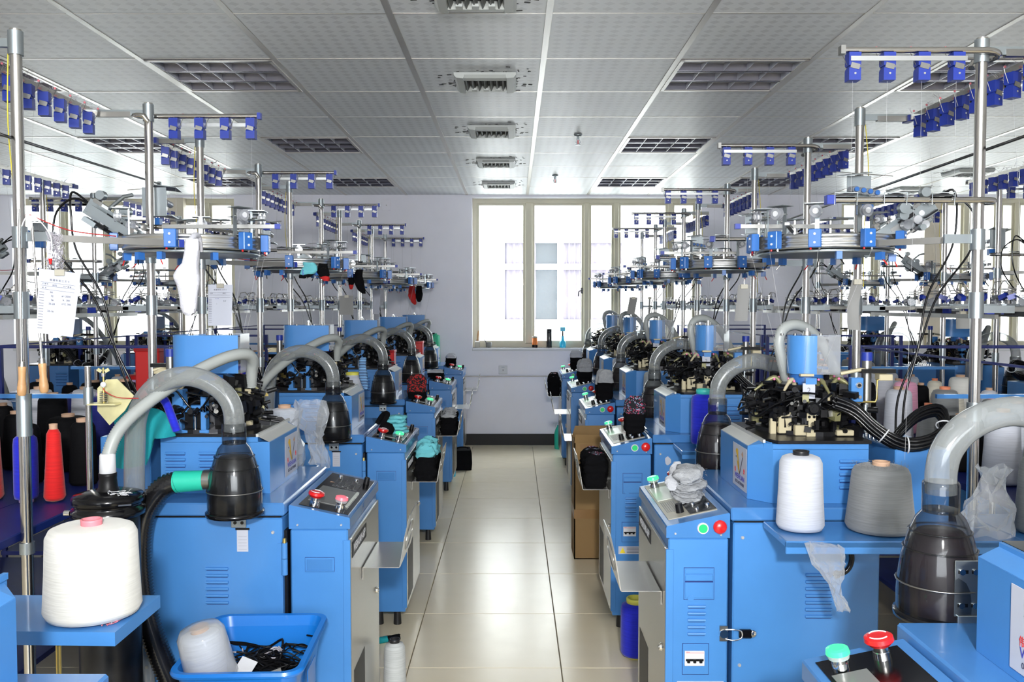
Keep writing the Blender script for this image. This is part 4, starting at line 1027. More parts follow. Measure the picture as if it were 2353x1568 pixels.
    g = MB(); g.box(PX - .05, PX + .035, y - .022, y - .018, zz - .05, zz + .05, 'zinc'); g.obox((PX - .035, y - .05, zz + .052), (.10, .06, .003), (.15, -.12, 0), 'zinc'); g.obox((PX - .02, y - .05, zz - .046), (.10, .06, .003), (.1, -.1, 0), 'zinc')
    su = ob('sensor_unit', g, R)
    for i in range(4): 
        q = MB(); q.cyl((PX - .04 + .024 * i, y - .08, zz - .005 - .004 * i), (PX - .04 + .024 * i, y - .03, zz + .0 - .004 * i), .012, n=12, m='wheel_clear'); q.cyl((PX - .04 + .024 * i, y - .088, zz - .005 - .004 * i), (PX - .04 + .024 * i, y - .076, zz - .005 - .004 * i), .0085, n=10, m='motor_blue'); ob('roller', q, su)
    q = MB(); q.box(PX - .02, PX + .03, y - .06, y - .03, zz - .09, zz - .055, 'motor_blue', .002); ob('unit_motor', q, su)
    g = MB(); g.tube([(PX - .1, y - .05, zz + .06), (PX + .1, y - .05, zz + .045)], .0016, 5, 'steel'); ob('guide_wire', g, su)
    # shelf plate for yarn packages at the operator's right
    g = MB(); g.box(.262, .86, -.215, -.012, .822, .840, 'blue_lid', .002); g.box(.262, .86, -.215, -.205, .806, .838, 'blue', .002)
    sh = ob('package_shelf', g, R)
    g = MB(); g.box(PX - .024, PX + .024, -.10, -.04, .785, .818, 'zinc', .003); g.cyl((PX, -.105, .80), (PX, -.098, .80), .008, n=10, m='black_gloss'); ob('shelf_clamp', g, sh)
    # threads
    g = MB(); rr = random.Random(2)
    for i in range(4): g.tube([(.46 + .09 * i, yy, 2.06), (.46 + .09 * i, -.09, 1.73)], .00035, 4, 'thread')
    for a in (3.0, 3.6, 4.3, 5.0): g.tube([(cx + .22 * math.cos(a), cy + .22 * math.sin(a), 1.60), (.475 + .07 * math.cos(a), .285 + .07 * math.sin(a), 1.23)], .00035, 4, 'thread')
    for i in range(3): g.tube([(.985, .1 + .25 * i, 2.03), (1.03, .1 + .25 * i, 1.48)], .00035, 4, 'thread')
    g.tube([(.62, -.1, 1.70), (.60, -.12, 1.03)], .0004, 4, 'thread')
    ob('threads', g, R, kind='stuff')
    g = MB(); g.tube(smooth([(PX + .02, PY1, 2.08), (PX + .03, PY1 - .01, 1.9), (PX + .017, PY1 - .01, 1.7), (PX + .016, PY1 - .016, 1.5)], 5), .0017, 5, 'cable_yellow'); g.tube(smooth([(PX - .02, PY1 - .01, 1.67), (.72, .68, 1.635), (.63, .60, 1.625)], 4), .0018, 5, 'cable_red')
    ob('signal_cable', g, R)
    return R
CR = make_creel('R'); CLx = make_creel('L'); index_kids()

XR, XL = .425, -.475
YR = [2.39, 3.75, 5.13, 6.42, 7.68]
YL = [2.443, 3.75, 5.16, 6.58, 8.02]
def place(obj, side, Xa, Yn, label, first, group=None):
    loc = (Xa, Yn, 0) if side == 'R' else (Xa, Yn + D, 0); rz = 0 if side == 'R' else PI
    if first: obj.location = loc; obj.rotation_euler = (0, 0, rz); obj['label'] = label; 
    else: obj = dup(obj, loc, rz, label)
    if group: obj['group'] = group
    return obj
NTH = ['first', 'second', 'third', 'fourth', 'fifth']
RL = ['blue sock machine with a loose pile of grey socks on its panel',
      'blue sock machine whose slanted panel carries black socks with speckled tops',
      'blue sock machine just behind the cardboard box, black and grey socks on its panel',
      'blue sock machine, second past the cardboard box, grey-topped socks on its panel',
      'blue sock machine at the window end of the row that has the cardboard box']
LL = ['blue sock machine with a pink lamp and ribbed black hose behind the blue bin',
      'blue sock machine with cyan and black socks lying on its slanted panel',
      'blue sock machine with a red-edged black sock bunch on its panel',
      'blue sock machine, fourth from the camera along the black floor bag side, with green lamp',
      'blue sock machine standing against the end wall beyond the black floor bag']
for i, y in enumerate(YR): place(MR, 'R', XR, y, RL[i], i == 0)
for i, y in enumerate(YL):
    o = place(ML, 'L', XL, y, LL[i], i == 0)
# the machines cut off by the lower corners of the picture
place(MR, 'R', .50, .955, 'blue sock machine in the lower corner, cut off, with a red emergency stop', False)
place(ML, 'L', -.44, .74, 'blue sock machine of which only a pale blue corner shows beside the white cone', False)
R0 = [o for o in bpy.data.objects if o.get('label', '').startswith('blue sock machine in the lower corner')][0]
def below(o):
    out = []
    for c_ in bpy.data.objects:
        if c_.parent == o: out += [c_] + below(c_)
    return out
for ch in below(R0):
    if ch.name.startswith('logo_label'): ch.location.y += .07
    if ch.name.startswith('bevel_strip'):
        ch.data = ch.data.copy()
        for s_ in range(len(ch.data.materials)): ch.data.materials[s_] = M['blue']
    if ch.name.startswith('key_panel'):
        ch.data = ch.data.copy()
        for s_ in range(len(ch.data.materials)):
            if ch.data.materials[s_].name in ('panel_beige', 'display_pale'): ch.data.materials[s_] = M['black_gloss' if ch.data.materials[s_].name == 'panel_beige' else 'display']
L0 = [o for o in bpy.data.objects if o.get('label', '').startswith('blue sock machine of which only')][0]
for ch in below(L0):
    if ch.name.startswith('logo_label'): bpy.data.objects.remove(ch); continue
    if ch.name.startswith('bevel_strip'):
        ch.data = ch.data.copy()
        for s_ in range(len(ch.data.materials)): ch.data.materials[s_] = M['blue']
R2_ = [o for o in bpy.data.objects if o.get('label', '') == RL[1]][0]
g = MB(); rs = random.Random(12); pts = [(.243 + (.014 + rs.uniform(-.003, .003)) * math.cos(a), .760 + (.018 + rs.uniform(-.004, .004)) * math.sin(a)) for a in [2 * PI * i / 12 for i in range(12)]]
g.prism(pts, 'y', .0025, .0042, 'paper'); ob('torn_sticker', g, R2_)
# first machine on the paper-sheet side: pink lamp instead of green, ribbed black hose at the cup
for ch in [c for c in bpy.data.objects if c.parent is not None and c.parent.parent == ML and c.name.startswith('signal_lamp')]:
    ch.data = ch.data.copy()
    for s_ in range(len(ch.data.materials)):
        if ch.data.materials[s_].name == 'green_lamp': ch.data.materials[s_] = M['pink_lamp']
g = MB(); g.cyl((.37, .632, .955), (.455, .632, .950), .027, .030, 22, 'teal_plastic'); g.cyl((.355, .632, .956), (.375, .632, .955), .0285, .0285, 20, 'steel_dull'); g.cyl((.345, .632, .956), (.36, .632, .956), .026, .026, 18, 'teal_plastic')
ob('teal_coupling', g, ML)
g = MB(); ribbed(g, [(.45, .632, .950), (.485, .634, .938), (.515, .64, .905), (.538, .645, .86), (.548, .65, .79), (.545, .655, .70), (.530, .66, .60), (.50, .665, .50), (.46, .668, .40), (.42, .67, .28)], .031, .0048, .0090, 16, 'hose_black')
ob('ribbed_hose', g, ML)
for i, y in enumerate(YR): place(CR, 'R', XR + (.0 if i else 0), y, f'{NTH[i]} tall steel creel with blue tensioners from the camera, over the cardboard box side machines', i == 0)
for i, y in enumerate(YL): place(CLx, 'L', XL + .01, y, f'{NTH[i]} tall steel creel with blue tensioners from the camera, over the paper sheet side machines', i == 0)
# machines and creels of the rows further out, back to back with the aisle rows
for i, y in enumerate((4.15, 5.55, 6.95)):
    place(ML, 'L', 3.45, y, f'{NTH[i]} blue sock machine from the camera in the outer row, box side', False, 'sock machines of the outer rows')
    place(CLx, 'L', 3.45, y, f'creel of the outer row on the box side, {NTH[i]} from the camera', False, 'creels of the outer rows')
    place(MR, 'R', -3.45, y, f'{NTH[i]} blue sock machine from the camera in the outer row, paper sheet side', False, 'sock machines of the outer rows')
    place(CR, 'R', -3.45, y, f'creel of the outer row on the paper sheet side, {NTH[i]} from the camera', False, 'creels of the outer rows')
# ================================================================== yarn packages
def cone_mesh(rb, rt, h, ym, cm, style='cone', core_r=None):
    y = MB(); cr_ = core_r or min(rt * .42, .022); e = min(.014, h * .12)
    y.lathe([(cr_, .004), (rb - e * .4, .004), (rb, .004 + e * .8), (rb + (rt - rb) * .5, h * .5), (rt + e * .12, h - e * 1.3), (rt - e * .35, h - e * .35), (rt - e * 1.2, h), (cr_, h + .001)], n=36, m=ym)
    c = MB(); c.lathe([(cr_ * .98, 0), (cr_ * 1.35, .001), (cr_ * 1.35, .006), (cr_ * .99, .006), (cr_ * .99, h - .002), (cr_, h + .008), (cr_ * 1.02, h + .012), (cr_ * .82, h + .012), (cr_ * .80, h - .02), (0, h - .022)], n=24, m=cm)
    return y.mesh('yarn_winding'), c.mesh('tube_core')
def spool_mesh(r, h, ym, cm):     # parallel-wound bobbin on a plastic tube with coloured ends
    y = MB(); y.lathe([(r * .55, .012), (r * .92, .014), (r, .026), (r * 1.0, h * .5), (r * .99, h - .05), (r * .93, h - .03), (r * .62, h - .020)], n=36, m=ym)
    c = MB(); c.lathe([(r * .52, 0), (r * .60, .002), (r * .60, .014), (r * .55, .014), (r * .55, h - .022), (r * .62, h - .020), (r * .64, h - .004), (r * .60, h), (r * .50, h), (r * .48, h - .03), (0, h - .034)], n=28, m=cm)
    return y.mesh('yarn_winding'), c.mesh('tube_core')
def cone(x, y, z, spec, label, group=None, name='yarn_cone', rot=None):
    t = empty(name, (x, y, z), 0, label, 'yarn cone', group)
    me = spec if isinstance(spec[0], bpy.types.Mesh) else (spool_mesh(*spec[1:]) if spec[0] == 'spool' else cone_mesh(*spec))
    ob('yarn_winding', me[0], t); ob('tube_core', me[1], t)
    if rot: t.rotation_euler = rot
    return t
c = cone(-.797, 1.625, .8505, (.0865, .0785, .170, 'yarn_white', 'core_pink', 'cone', .019), 'large white yarn cone with red tube end on a small blue corner shelf')
t = empty('corner_shelf', (0, 0, 0), 0, 'small blue shelf plate carrying the large white cone with red tube end', 'shelf')
g = MB(); g.prism([(-.715, 1.535), (-.715, 1.735), (-1.25, 1.735), (-1.25, 1.55)], 'z', .824, .849, 'blue'); ob('shelf_plate', g, t)
g = MB(); g.cyl((-.83, 1.56, 0.01), (-.83, 1.56, .825), .005, n=10, m='brass'); g.cyl((-.83, 1.56, 0), (-.83, 1.56, .012), .03, n=14, m='dark_steel'); ob('support_rod', g, t)
g = MB(); g.cyl((-1.2, 1.64, .0), (-1.2, 1.64, .83), .0145, n=14, m='steel'); ob('support_post', g, t)
g = MB(); rr = random.Random(5)
for i in range(26): g.tube(smooth([(-.745 + rr.uniform(-.04, .02), 1.60 + rr.uniform(-.04, .05), .850 + rr.uniform(0, .006)) for _ in range(4)], 3), .0008, 4, 'core_pink' if i % 3 else 'lint')
ob('lint_fluff', g, t, kind='stuff')
cone(.760, 2.292, .8405, (.062, .053, .198, 'yarn_bright', 'core_black', 'cone', .021), 'white yarn cone with black tube end on the shelf above a crumpled clear bag')
t = cone(.968, 2.282, .8405, (.088, .071, .172, 'yarn_grey', 'core_tan'), 'thick fuzzy grey yarn cone on the shelf of the machine with grey socks')
g = MB(); rr = random.Random(8)
for i in range(120):
    a = rr.uniform(0, 2 * PI); q = .071 * rr.uniform(.35, 1.02); p = Vector((q * math.cos(a), q * math.sin(a), .17)); d = Vector((rr.uniform(-1, 1), rr.uniform(-1, 1), rr.uniform(.1, .9))) * .012
    g.tube([p, p + d * .6 + Vector((0, 0, .002)), p + d], .00035, 3, 'yarn_grey')
ob('fuzz', g, t, kind='stuff')
cone(.800, 3.645, .8405, ('spool', .055, .243, 'yarn_blue', 'core_teal'), 'blue yarn spool with teal rim on the shelf behind the clear filter cup')
cone(.800, 5.02, .8405, (.056, .047, .21, 'yarn_light_grey', 'core_black'), 'pale grey yarn cone on a shelf between the blue spool and the window')
cone(.765, 6.31, .8405, (.055, .047, .21, 'yarn_bright', 'core_black'), 'white yarn cone on the shelf closest to the window, box side')
cone(.497, 3.50, 0.0, ('spool', .062, .245, 'yarn_blue', 'core_yellow'), 'big blue yarn spool standing on the floor under a sock tray')
cone(-.412, 2.96, 0.0, (.043, .034, .272, 'yarn_light_grey', 'core_black', 'cone', .018), 'slim pale cone with black tube end on the floor beside the steel door')
cone(-.825, 3.115, .8405, (.050, .047, .225, 'yarn_bright', 'core_tan', 'cone', .022), 'white yarn cone in a clear plastic bag behind the logo box')
cone(-.825, 4.44, .8405, (.051, .049, .24, 'yarn_bright', 'core_yellow', 'cone', .036), 'white yarn cone with a wide yellow tube end')
def pbox(name, x, y, z, sx, sy, sz, m, label, cat):
    t = empty(name, (x, y, z), 0, label, cat)
    b = MB(); b.box(-sx / 2, sx / 2, -sy / 2, sy / 2, 0, sz, m, .006); ob('body', b, t)
    b = MB(); b.box(-sx / 2 - .004, sx / 2 + .004, -sy / 2 - .004, sy / 2 + .004, sz - .014, sz + .004, m, .003); b.box(-sx * .3, sx * .3, -sy * .3, sy * .3, sz + .003, sz + .0045, 'black'); ob('rim', b, t)
    return t
pbox('plastic_box', -.845, 5.86, .8405, .085, .11, .29, 'red', 'red plastic box on a shelf behind the third clear hose, partly hidden', 'box')
pbox('plastic_box', -.80, 7.29, .8405, .075, .11, .29, 'red', 'narrow red plastic box close to the green canister, far along the shelf side', 'box')
cone(-.795, 8.74, .8405, (.055, .05, .30, 'green_plastic', 'green_plastic'), 'bright green canister-like cone against the end wall beside the last clear hose')

# ---- clear bags
def crumple(name, fn, nu, nv, m, seed, amp, label, cat='plastic bag', parent=None):
    r = random.Random(seed); off = {}
    def F(u, v):
        p = Vector(fn(u, v)); k = (round(u * nu) % nu, round(v * nv))
        if k not in off: off[k] = Vector((r.uniform(-1, 1), r.uniform(-1, 1), r.uniform(-1, 1))) * amp
        return p + off[k]
    g = MB(); g.grid(F, nu, nv, m, False)
    o = ob(name, g, parent)
    return tag(o, label, cat) if not parent else o
def bagtube(c0, c1, r0, r1, sq=.6):
    c0 = Vector(c0); c1 = Vector(c1)
    return lambda u, v: c0.lerp(c1, v) + Vector((math.cos(2 * PI * u), sq * math.sin(2 * PI * u), 0)) * (r0 + (r1 - r0) * v + .01 * math.sin(v * 7))
crumple('plastic_bag', bagtube((.775, 2.158, .838), (.822, 2.15, .67), .042, .012, .28), 14, 10, 'film', 3, .006, 'crumpled clear plastic bag hanging off the shelf edge below the white cone')
crumple('plastic_bag', bagtube((-.825, 3.115, .850), (-.825, 3.115, 1.06), .066, .058, 1), 16, 8, 'film', 4, .004, 'clear plastic bag wrapped round the white cone behind the logo box')
crumple('plastic_bag', bagtube((-.735, 3.13, 1.09), (-.70, 3.11, .86), .05, .032, .6), 14, 10, 'film', 6, .010, 'loose clear plastic bag hanging free next to the wrapped white cone')
crumple('plastic_bag', bagtube((1.215, 2.225, .846), (1.235, 2.225, 1.02), .070, .035, .6), 16, 9, 'film', 9, .009, 'clear plastic bag standing on the shelf beside the near steel pole')

# ================================================================== socks
RJ = random.Random(404)
def loft(rows, m_fn, n=14, jit=.0022):
    """soft closed form: rows of (centre, half width vector, half depth vector, material)"""
    g = MB(); vs = []
    for (c, a, b, mm) in rows:
        c = Vector(c); a = Vector(a); b = Vector(b)
        for k in range(n):
            t = 2 * PI * k / n; ct, st = math.cos(t), math.sin(t)
            ct = math.copysign(abs(ct) ** .75, ct); st = math.copysign(abs(st) ** .75, st)
            vs.append(c + a * ct + b * st + Vector((RJ.uniform(-jit, jit), RJ.uniform(-jit, jit), RJ.uniform(-jit, jit))))
    N = len(rows)
    for i in range(N - 1):
        g.add(vs[i * n:(i + 2) * n], [(k, (k + 1) % n, n + (k + 1) % n, n + k) for k in range(n)], rows[i][3], True)
    g.add(vs[:n], [tuple(range(n))], rows[0][3]); g.add(vs[-n:], [tuple(range(n))], rows[-1][3])
    return g
def sock_bunch(x, y, z, wx, wy, h, body, top, seed, label, frac=.6, n=5, name='sock_bunch', lean=0.0, jit=.0022):
    """a bunch of folded socks standing on end, each sock a part"""
    t = empty(name, (x, y, z), 0, label, 'socks'); r = random.Random(seed)
    for i in range(n):
        cy_ = (i - (n - 1) / 2) * wy / n; rows = []; hh = h * r.uniform(.9, 1.04); dx = r.uniform(-.1, .1) * wx
        for j in range(13):
            v = j / 12; s = [.80, .93, .98, 1, .97, 1, .96, .99, .95, .96, .90, .80, .5][j]; wob = r.uniform(-.09, .09)
            rows.append(((dx * v + lean * v + wob * .01, cy_ + r.uniform(-.004, .004), v * hh + .0005), (wx / 2 * (s + wob), 0, .004 * wob), (0, wy / n * .72 * s, 0), body if v < frac else top))
        ob('sock', loft(rows, None, jit=jit), t)
    return t
def sock_pile(x, y, z, wx, wy, hs, m, seed, label, rz=0.0, edge=None, name='sock_pile'):
    t = empty(name, (x, y, z), rz, label, 'socks'); r = random.Random(seed); zz = 0
    for i, hh in enumerate(hs):
        g = MB(); ox = r.uniform(-.008, .008); oy = r.uniform(-.008, .008); q = r.uniform(.88, 1.03) - .04 * i
        rows = []
        for j in range(11):
            v = -1 + 2 * j / 10; s = max(.12, (1 - abs(v) ** 3.2)) ** .5 * (1 + r.uniform(-.05, .05))
            rows.append(((v * wx / 2 * q + ox, oy + .006 * math.sin(v * 3 + i), zz + hh / 2 + r.uniform(-.002, .002)), (0, wy / 2 * q * s, 0), (0, 0, hh * .58 * s), m if not edge or i % 2 == 0 else edge))
        ob('sock', loft(rows, None), t); zz += hh * .93
    return t
sl = math.atan2(.037, .171)
def lidz(lx): return .827 + lx * math.tan(sl)
t = sock_pile(XR + .105, YR[0] + .235, lidz(.12) - .002, .130, .098, [.015, .015, .016, .016, .018, .020], 'grey_cloth', 4, 'loose pile of fuzzy grey and white socks on the slanted panel', .9, name='sock_pile')
t.rotation_euler = (.05, -.20, 1.2); t.scale = (1, 1, .72)
rows = [((-.055 + .011 * j, .004 * math.sin(j * 1.3), .108 + .012 * math.sin(j * .33)), (0, .040 * [.5, .85, 1, 1.05, 1, .95, .98, 1, .92, .8, .45][j], 0), (0, 0, .020 * [.6, 1, 1.1, 1.2, 1.1, 1, 1, 1.1, 1, .9, .6][j]), 'grey_cloth') for j in range(11)]
ob('sock', loft(rows, None, jit=.004), t)
rows = [((-.045 + .010 * j, .040 + .003 * math.sin(j), .070 + .006 * j), (0, .022 * [.6, 1, 1.1, 1, 1, 1.1, 1, .9, .5][j], 0), (.004, 0, .018), 'pale_cloth') for j in range(9)]
ob('sock', loft(rows, None, jit=.003), t)
g = MB(); rf = random.Random(14)
for i in range(260):
    a = rf.uniform(0, 2 * PI); z = rf.uniform(.005, .125); p = Vector((.064 * math.cos(a) * rf.uniform(.85, 1.02), .050 * math.sin(a) * rf.uniform(.85, 1.02), z)); dd = Vector((rf.uniform(-1, 1), rf.uniform(-1, 1), rf.uniform(-.4, .8))) * .008
    g.tube([p, p + dd * .6 + Vector((0, 0, .001)), p + dd], .0005, 3, 'grey_cloth')
ob('terry_fuzz', g, t, kind='stuff')
sock_bunch(XR + .125, YR[1] + .22, lidz(.10), .088, .085, .175, 'black_cloth', 'speckle_cloth', 1, 'black sock bunch with speckled coloured tops on a slanted panel', .55)
sock_bunch(XR + .130, YR[2] + .22, lidz(.10), .100, .09, .185, 'black_cloth', 'grey_cloth', 2, 'black sock bunch with crumpled grey tops on the panel behind the cardboard box', .58)
sock_bunch(XR + .115, YR[3] + .22, lidz(.10), .105, .09, .175, 'black_cloth', 'grey_cloth', 3, 'smaller looking black sock bunch with grey tops, second panel past the cardboard box', .5)
sock_bunch(XR + .140, YR[4] + .20, lidz(.10), .105, .09, .185, 'black_cloth', 'pale_cloth', 4, 'black sock bunch with whitish speckled tops on the panel closest to the window', .62)
t = sock_pile(XL - .072, YL[1] + .26, lidz(.06), .115, .085, [.020, .018, .018, .018, .018], 'cyan_cloth', 5, 'cyan and black socks stacked on the slanted panel', .2)
g = MB(); g.tube(smooth([(-.075, .02, .012), (-.07, -.04, .03), (-.055, -.055, .07), (-.04, -.04, .098), (-.06, -.01, .09), (-.085, 0, .05)], 5), [.012] * 26, 8, 'black_cloth'); ob('black_sock', g, t)
g = MB(); g.ball((-.045, -.055, .03), (.034, .03, .032), 'black_cloth', 12, 8, random.Random(3), .12); ob('black_sock', g, t)
t = sock_bunch(XL - .125, YL[2] + .22, lidz(.10), .115, .09, .155, 'black_cloth', 'redspeck_cloth', 6, 'black sock bunch edged with red on a slanted panel', .3)
sock_bunch(XL - .135, YL[3] + .22, lidz(.10), .12, .09, .085, 'black_cloth', 'pale_cloth', 7, 'low heap of black and pale socks on the fourth slanted panel', .7)
sock_bunch(XL - .125, YL[4] + .22, lidz(.10), .10, .08, .125, 'black_cloth', 'pale_cloth', 8, 'small dark sock bunch on the panel against the end wall', .7)
# socks in the catch trays
def tray_socks(side, Y0, body, top, h, seed, label, frac=.8, jit=.003):
    x = (XR - .064) if side == 'R' else (XL + .064); y = Y0 + (.195 if side == 'R' else D - .195)
    return sock_bunch(x, y, .6255, .104, .25, h, body, top, seed, label, frac, n=9, jit=jit)
tray_socks('R', YR[1], 'black_cloth', 'speckle_cloth', .155, 11, 'full tray of black socks hanging in front of the cardboard box', .93)
tray_socks('L', YL[1], 'black_cloth', 'cyan_cloth', .165, 12, 'tray full of black socks with ruffled cyan cuffs', .66, .0065)
tray_socks('L', YL[2], 'black_cloth', 'grey_cloth', .14, 13, 'tray of black socks with grey cuffs, next one past the cyan cuffs', .76, .006)
tray_socks('R', YR[4], 'black_cloth', 'speckle_cloth', .19, 14, 'tray of long black socks closest to the window', .92)
# hanging socks
t = empty('hanging_sock', (0, 0, 0), 0, 'white sock hung over the feeder ring beside the paper sheet', 'sock')
Yh = 2.445
def row(pl, pr, py, d, m):
    a = W(pl, py, Yh); b = W(pr, py, Yh); c = (a + b) / 2; c.y = Yh
    return (c, (b - a) / 2, (0, d, 0), m)
rows = [row(425, 457, 550, .008, 'white_cloth'), row(425, 458, 575, .012, 'white_cloth'), row(421, 456, 605, .014, 'white_cloth'), row(408, 457, 618, .018, 'white_cloth'), row(399, 458, 632, .020, 'white_cloth'), row(400, 459, 642, .020, 'white_cloth'), row(407, 459, 655, .018, 'white_cloth'), row(411, 455, 672, .014, 'white_cloth'), row(413, 453, 692, .013, 'white_cloth'), row(416, 452, 708, .012, 'white_cloth'), row(421, 449, 719, .010, 'white_cloth'), row(428, 442, 725, .005, 'white_cloth')]
ob('sock_body', loft(rows, None, 18), t)
g = MB(); a = W(440, 551, Yh)
g.tube(smooth([a + Vector((0, .0, -.002)), a + Vector((0, .022, .012)), a + Vector((0, .05, .010)), a + Vector((0, .062, -.03))], 5), .010, 8, 'white_cloth'); ob('folded_cuff', g, t)
def hang_sock(px, py0, py1, wpx, Y, m, m2, label, bend=0):
    t = empty('hanging_sock', (0, 0, 0), 0, label, 'sock'); rows = []
    for j in range(9):
        v = j / 8; py = py0 + (py1 - py0) * v; hw = wpx / 2 * [.8, .9, .95, 1.05, 1.15, 1.1, .95, .8, .4][j]; cx = px + bend * (v - .3) ** 2 * 3
        a = W(cx - hw, py, Y); b = W(cx + hw, py, Y); rows.append(((a + b) / 2, (b - a) / 2, (0, .012, 0), m if v < .72 else m2))
    ob('sock_body', loft(rows, None), t); return t
hang_sock(712, 604, 640, 34, 3.83, 'cyan_cloth', 'black_cloth', 'cyan sock with black toe lying over the second feeder ring', -12)
hang_sock(742, 606, 646, 24, 3.85, 'black_cloth', 'red_cloth', 'black sock with coloured spots hung beside the cyan sock', 6)
hang_sock(824, 620, 675, 20, 5.2, 'black_cloth', 'black_cloth', 'long black sock hung on the third feeder ring', 8)
hang_sock(807, 625, 665, 12, 5.2, 'black_cloth', 'red_cloth', 'short dark sock tucked behind the long black hanging sock', 0)
hang_sock(946, 657, 700, 15, 7.9, 'red_cloth', 'red_cloth', 'red sock hanging near the end wall', 5)
hang_sock(963, 657, 694, 15, 7.9, 'black_cloth', 'black_cloth', 'black sock hanging beside the red sock near the end wall', 0)
hang_sock(833, 822, 895, 17, 4.36, 'stripe_cloth', 'stripe_cloth', 'blue striped sock hanging past the yellow-ended cone', 6)
# teal cloth hung over the valve box behind the first machine
t = empty('teal_cloth', (0, 0, 0), 0, 'teal cloth draped behind the clear air pipe of the first machine', 'cloth')
def tc_fn(u, v):
    xs = 258 + (400 - 258) * u; top = 905 + 55 * u; bot = 1078 - 12 * u - (62 if u > .5 else 0) * min(1, (u - .5) * 6 if u > .5 else 0)
    p = W(xs, top + (bot - top) * v, 2.50); p.y += .018 * math.sin(u * 11 + v * 2); return p
g = MB(); g.grid(tc_fn, 26, 10, 'teal_cloth')
vs = [Vector(p) + Vector((0, .006, 0)) for p in g.v]; g.add(vs, g.f[:], 'teal_cloth', True); ob('folds', g, t)
g = MB(); p = W(378, 950, 2.47); g.tube(smooth([p + Vector((-.02, 0, .06)), p + Vector((.0, .01, .03)), p + Vector((.02, 0, -.01)), p + Vector((.03, .01, -.05))], 5), [.012] * 16, 8, 'yarn_blue'); ob('blue_sock', g, t)

# ================================================================== things on and around the aisle
# tall cardboard box
t = empty('cardboard_box', (.572, 4.985, 0), 0, 'tall open cardboard box taped round the middle, standing in the row', 'box')
bx, by, bh = .232, .118, .66; g = MB(); th = .006
g.box(-bx, bx, -by, -by + th, 0, bh, 'cardboard'); g.box(-bx, bx, by - th, by, 0, bh, 'cardboard'); g.box(-bx, -bx + th, -by, by, 0, bh, 'cardboard'); g.box(bx - th, bx, -by, by, 0, bh, 'cardboard'); g.box(-bx, bx, -by, by, 0, th, 'cardboard'); ob('carton', g, t)
g = MB(); g.add([(-bx, -by, bh), (bx, -by, bh), (bx - .01, -by - .012, bh + .045), (-bx + .004, -by - .012, bh + .05)], [(0, 1, 2, 3)], 'cardboard'); g.add([(-bx, by, bh), (bx, by, bh), (bx, by + .004, bh + .07), (-bx + .02, by + .004, bh + .065)], [(0, 1, 2, 3)], 'cardboard'); g.add([(-bx, -by, bh), (-bx, by, bh), (-bx - .012, by - .01, bh + .055), (-bx - .014, -by + .01, bh + .05)], [(0, 1, 2, 3)], 'cardboard'); ob('flap', g, t, kind='stuff')
z0 = W(1350, 1192, 4.87).z; z1 = W(1350, 1171, 4.87).z
g = MB(); g.box(-bx - .001, bx + .001, -by - .0012, -by, z0, z1, 'tape_brown'); g.box(-bx - .0012, -bx, -by, by, z0, z1, 'tape_brown'); ob('tape', g, t)
g = MB(); g.box(-bx + .03, -bx + .1, -by - .0015, -by - .0005, bh - .035, bh - .005, 'tape_brown'); ob('tape_scrap', g, t)
# waste bin on a stool
t = empty('plastic_bin', (-.655, 2.165, .36), .04, 'bright blue plastic bin full of scraps in front of the first machine', 'bin')
def rrect(hx, hy, r, z, n=6):
    out = []
    for (sx, sy, a0) in ((1, 1, 0), (-1, 1, PI / 2), (-1, -1, PI), (1, -1, 3 * PI / 2)):
        for i in range(n + 1): a = a0 + PI / 2 * i / n; out.append(Vector((sx * (hx - r) + r * math.cos(a), sy * (hy - r) + r * math.sin(a), z)))
    return out
secs = [(.110, .150, .03, 0), (.112, .152, .03, .004), (.138, .182, .035, .20), (.140, .184, .036, .212), (.154, .198, .045, .214), (.156, .200, .046, .220), (.153, .197, .044, .227), (.140, .184, .036, .226), (.133, .177, .034, .200), (.106, .146, .028, .010)]
R4 = [rrect(*s_) for s_ in secs]; nn = len(R4[0]); g = MB()
for A, B_ in zip(R4, R4[1:]): g.add(A + B_, [(k, (k + 1) % nn, nn + (k + 1) % nn, nn + k) for k in range(nn)], 'bin_blue', True)
g.add(R4[0], [tuple(range(nn))], 'bin_blue'); g.add(R4[-1], [tuple(range(nn))], 'bin_blue'); ob('shell', g, t)
g = MB(); g.box(.1405, .1425, -.05, .05, .10, .17, 'bin_blue', .002); ob('handle_recess', g, t)
t = empty('scrap_filling', (-.655, 2.165, .36), .04, 'black cable scraps and cut yarn lying inside the blue bin', 'scraps')
g = MB(); rr = random.Random(21)
g.grid(lambda u, v: (-.125 + .25 * u, -.165 + .33 * v, .132 + .02 * math.sin(9 * u + 4 * v) + .012 * math.sin(17 * v)), 16, 18, 'black_cloth')
for i in range(46):
    p = Vector((rr.uniform(-.09, .10), rr.uniform(-.13, .14), .150)); q = rr.uniform(.015, .045); a0 = rr.uniform(0, 6)
    pts = [p + Vector((q * math.cos(a0 + t * .9) * (1 + .2 * t % 1), q * math.sin(a0 + t * .9), rr.uniform(0, .03))) for t in range(rr.randint(4, 7))]
    pts = [Vector((max(-.125, min(.125, v_.x)), max(-.165, min(.165, v_.y)), v_.z)) for v_ in pts]
    g.tube(smooth(pts, 5), rr.choice([.002, .0026, .0032]), 5, rr.choice(['black_cloth', 'black', 'black', 'lint', 'black_cloth', 'black']))
ob('cable_scraps', g, t, kind='stuff')
def card(name, c, sx, sy, rot, m, label, cat='card'):
    g = MB(); g.obox((0, 0, 0), (sx, sy, .001), (0, 0, 0), m); o = ob(name, g); o.location = c; o.rotation_euler = rot; return tag(o, label, cat)
card('plastic_card', (-.660, 2.07, .545), .05, .075, (.75, .1, -.5), 'white', 'small white plastic card stuck upright in the blue bin')
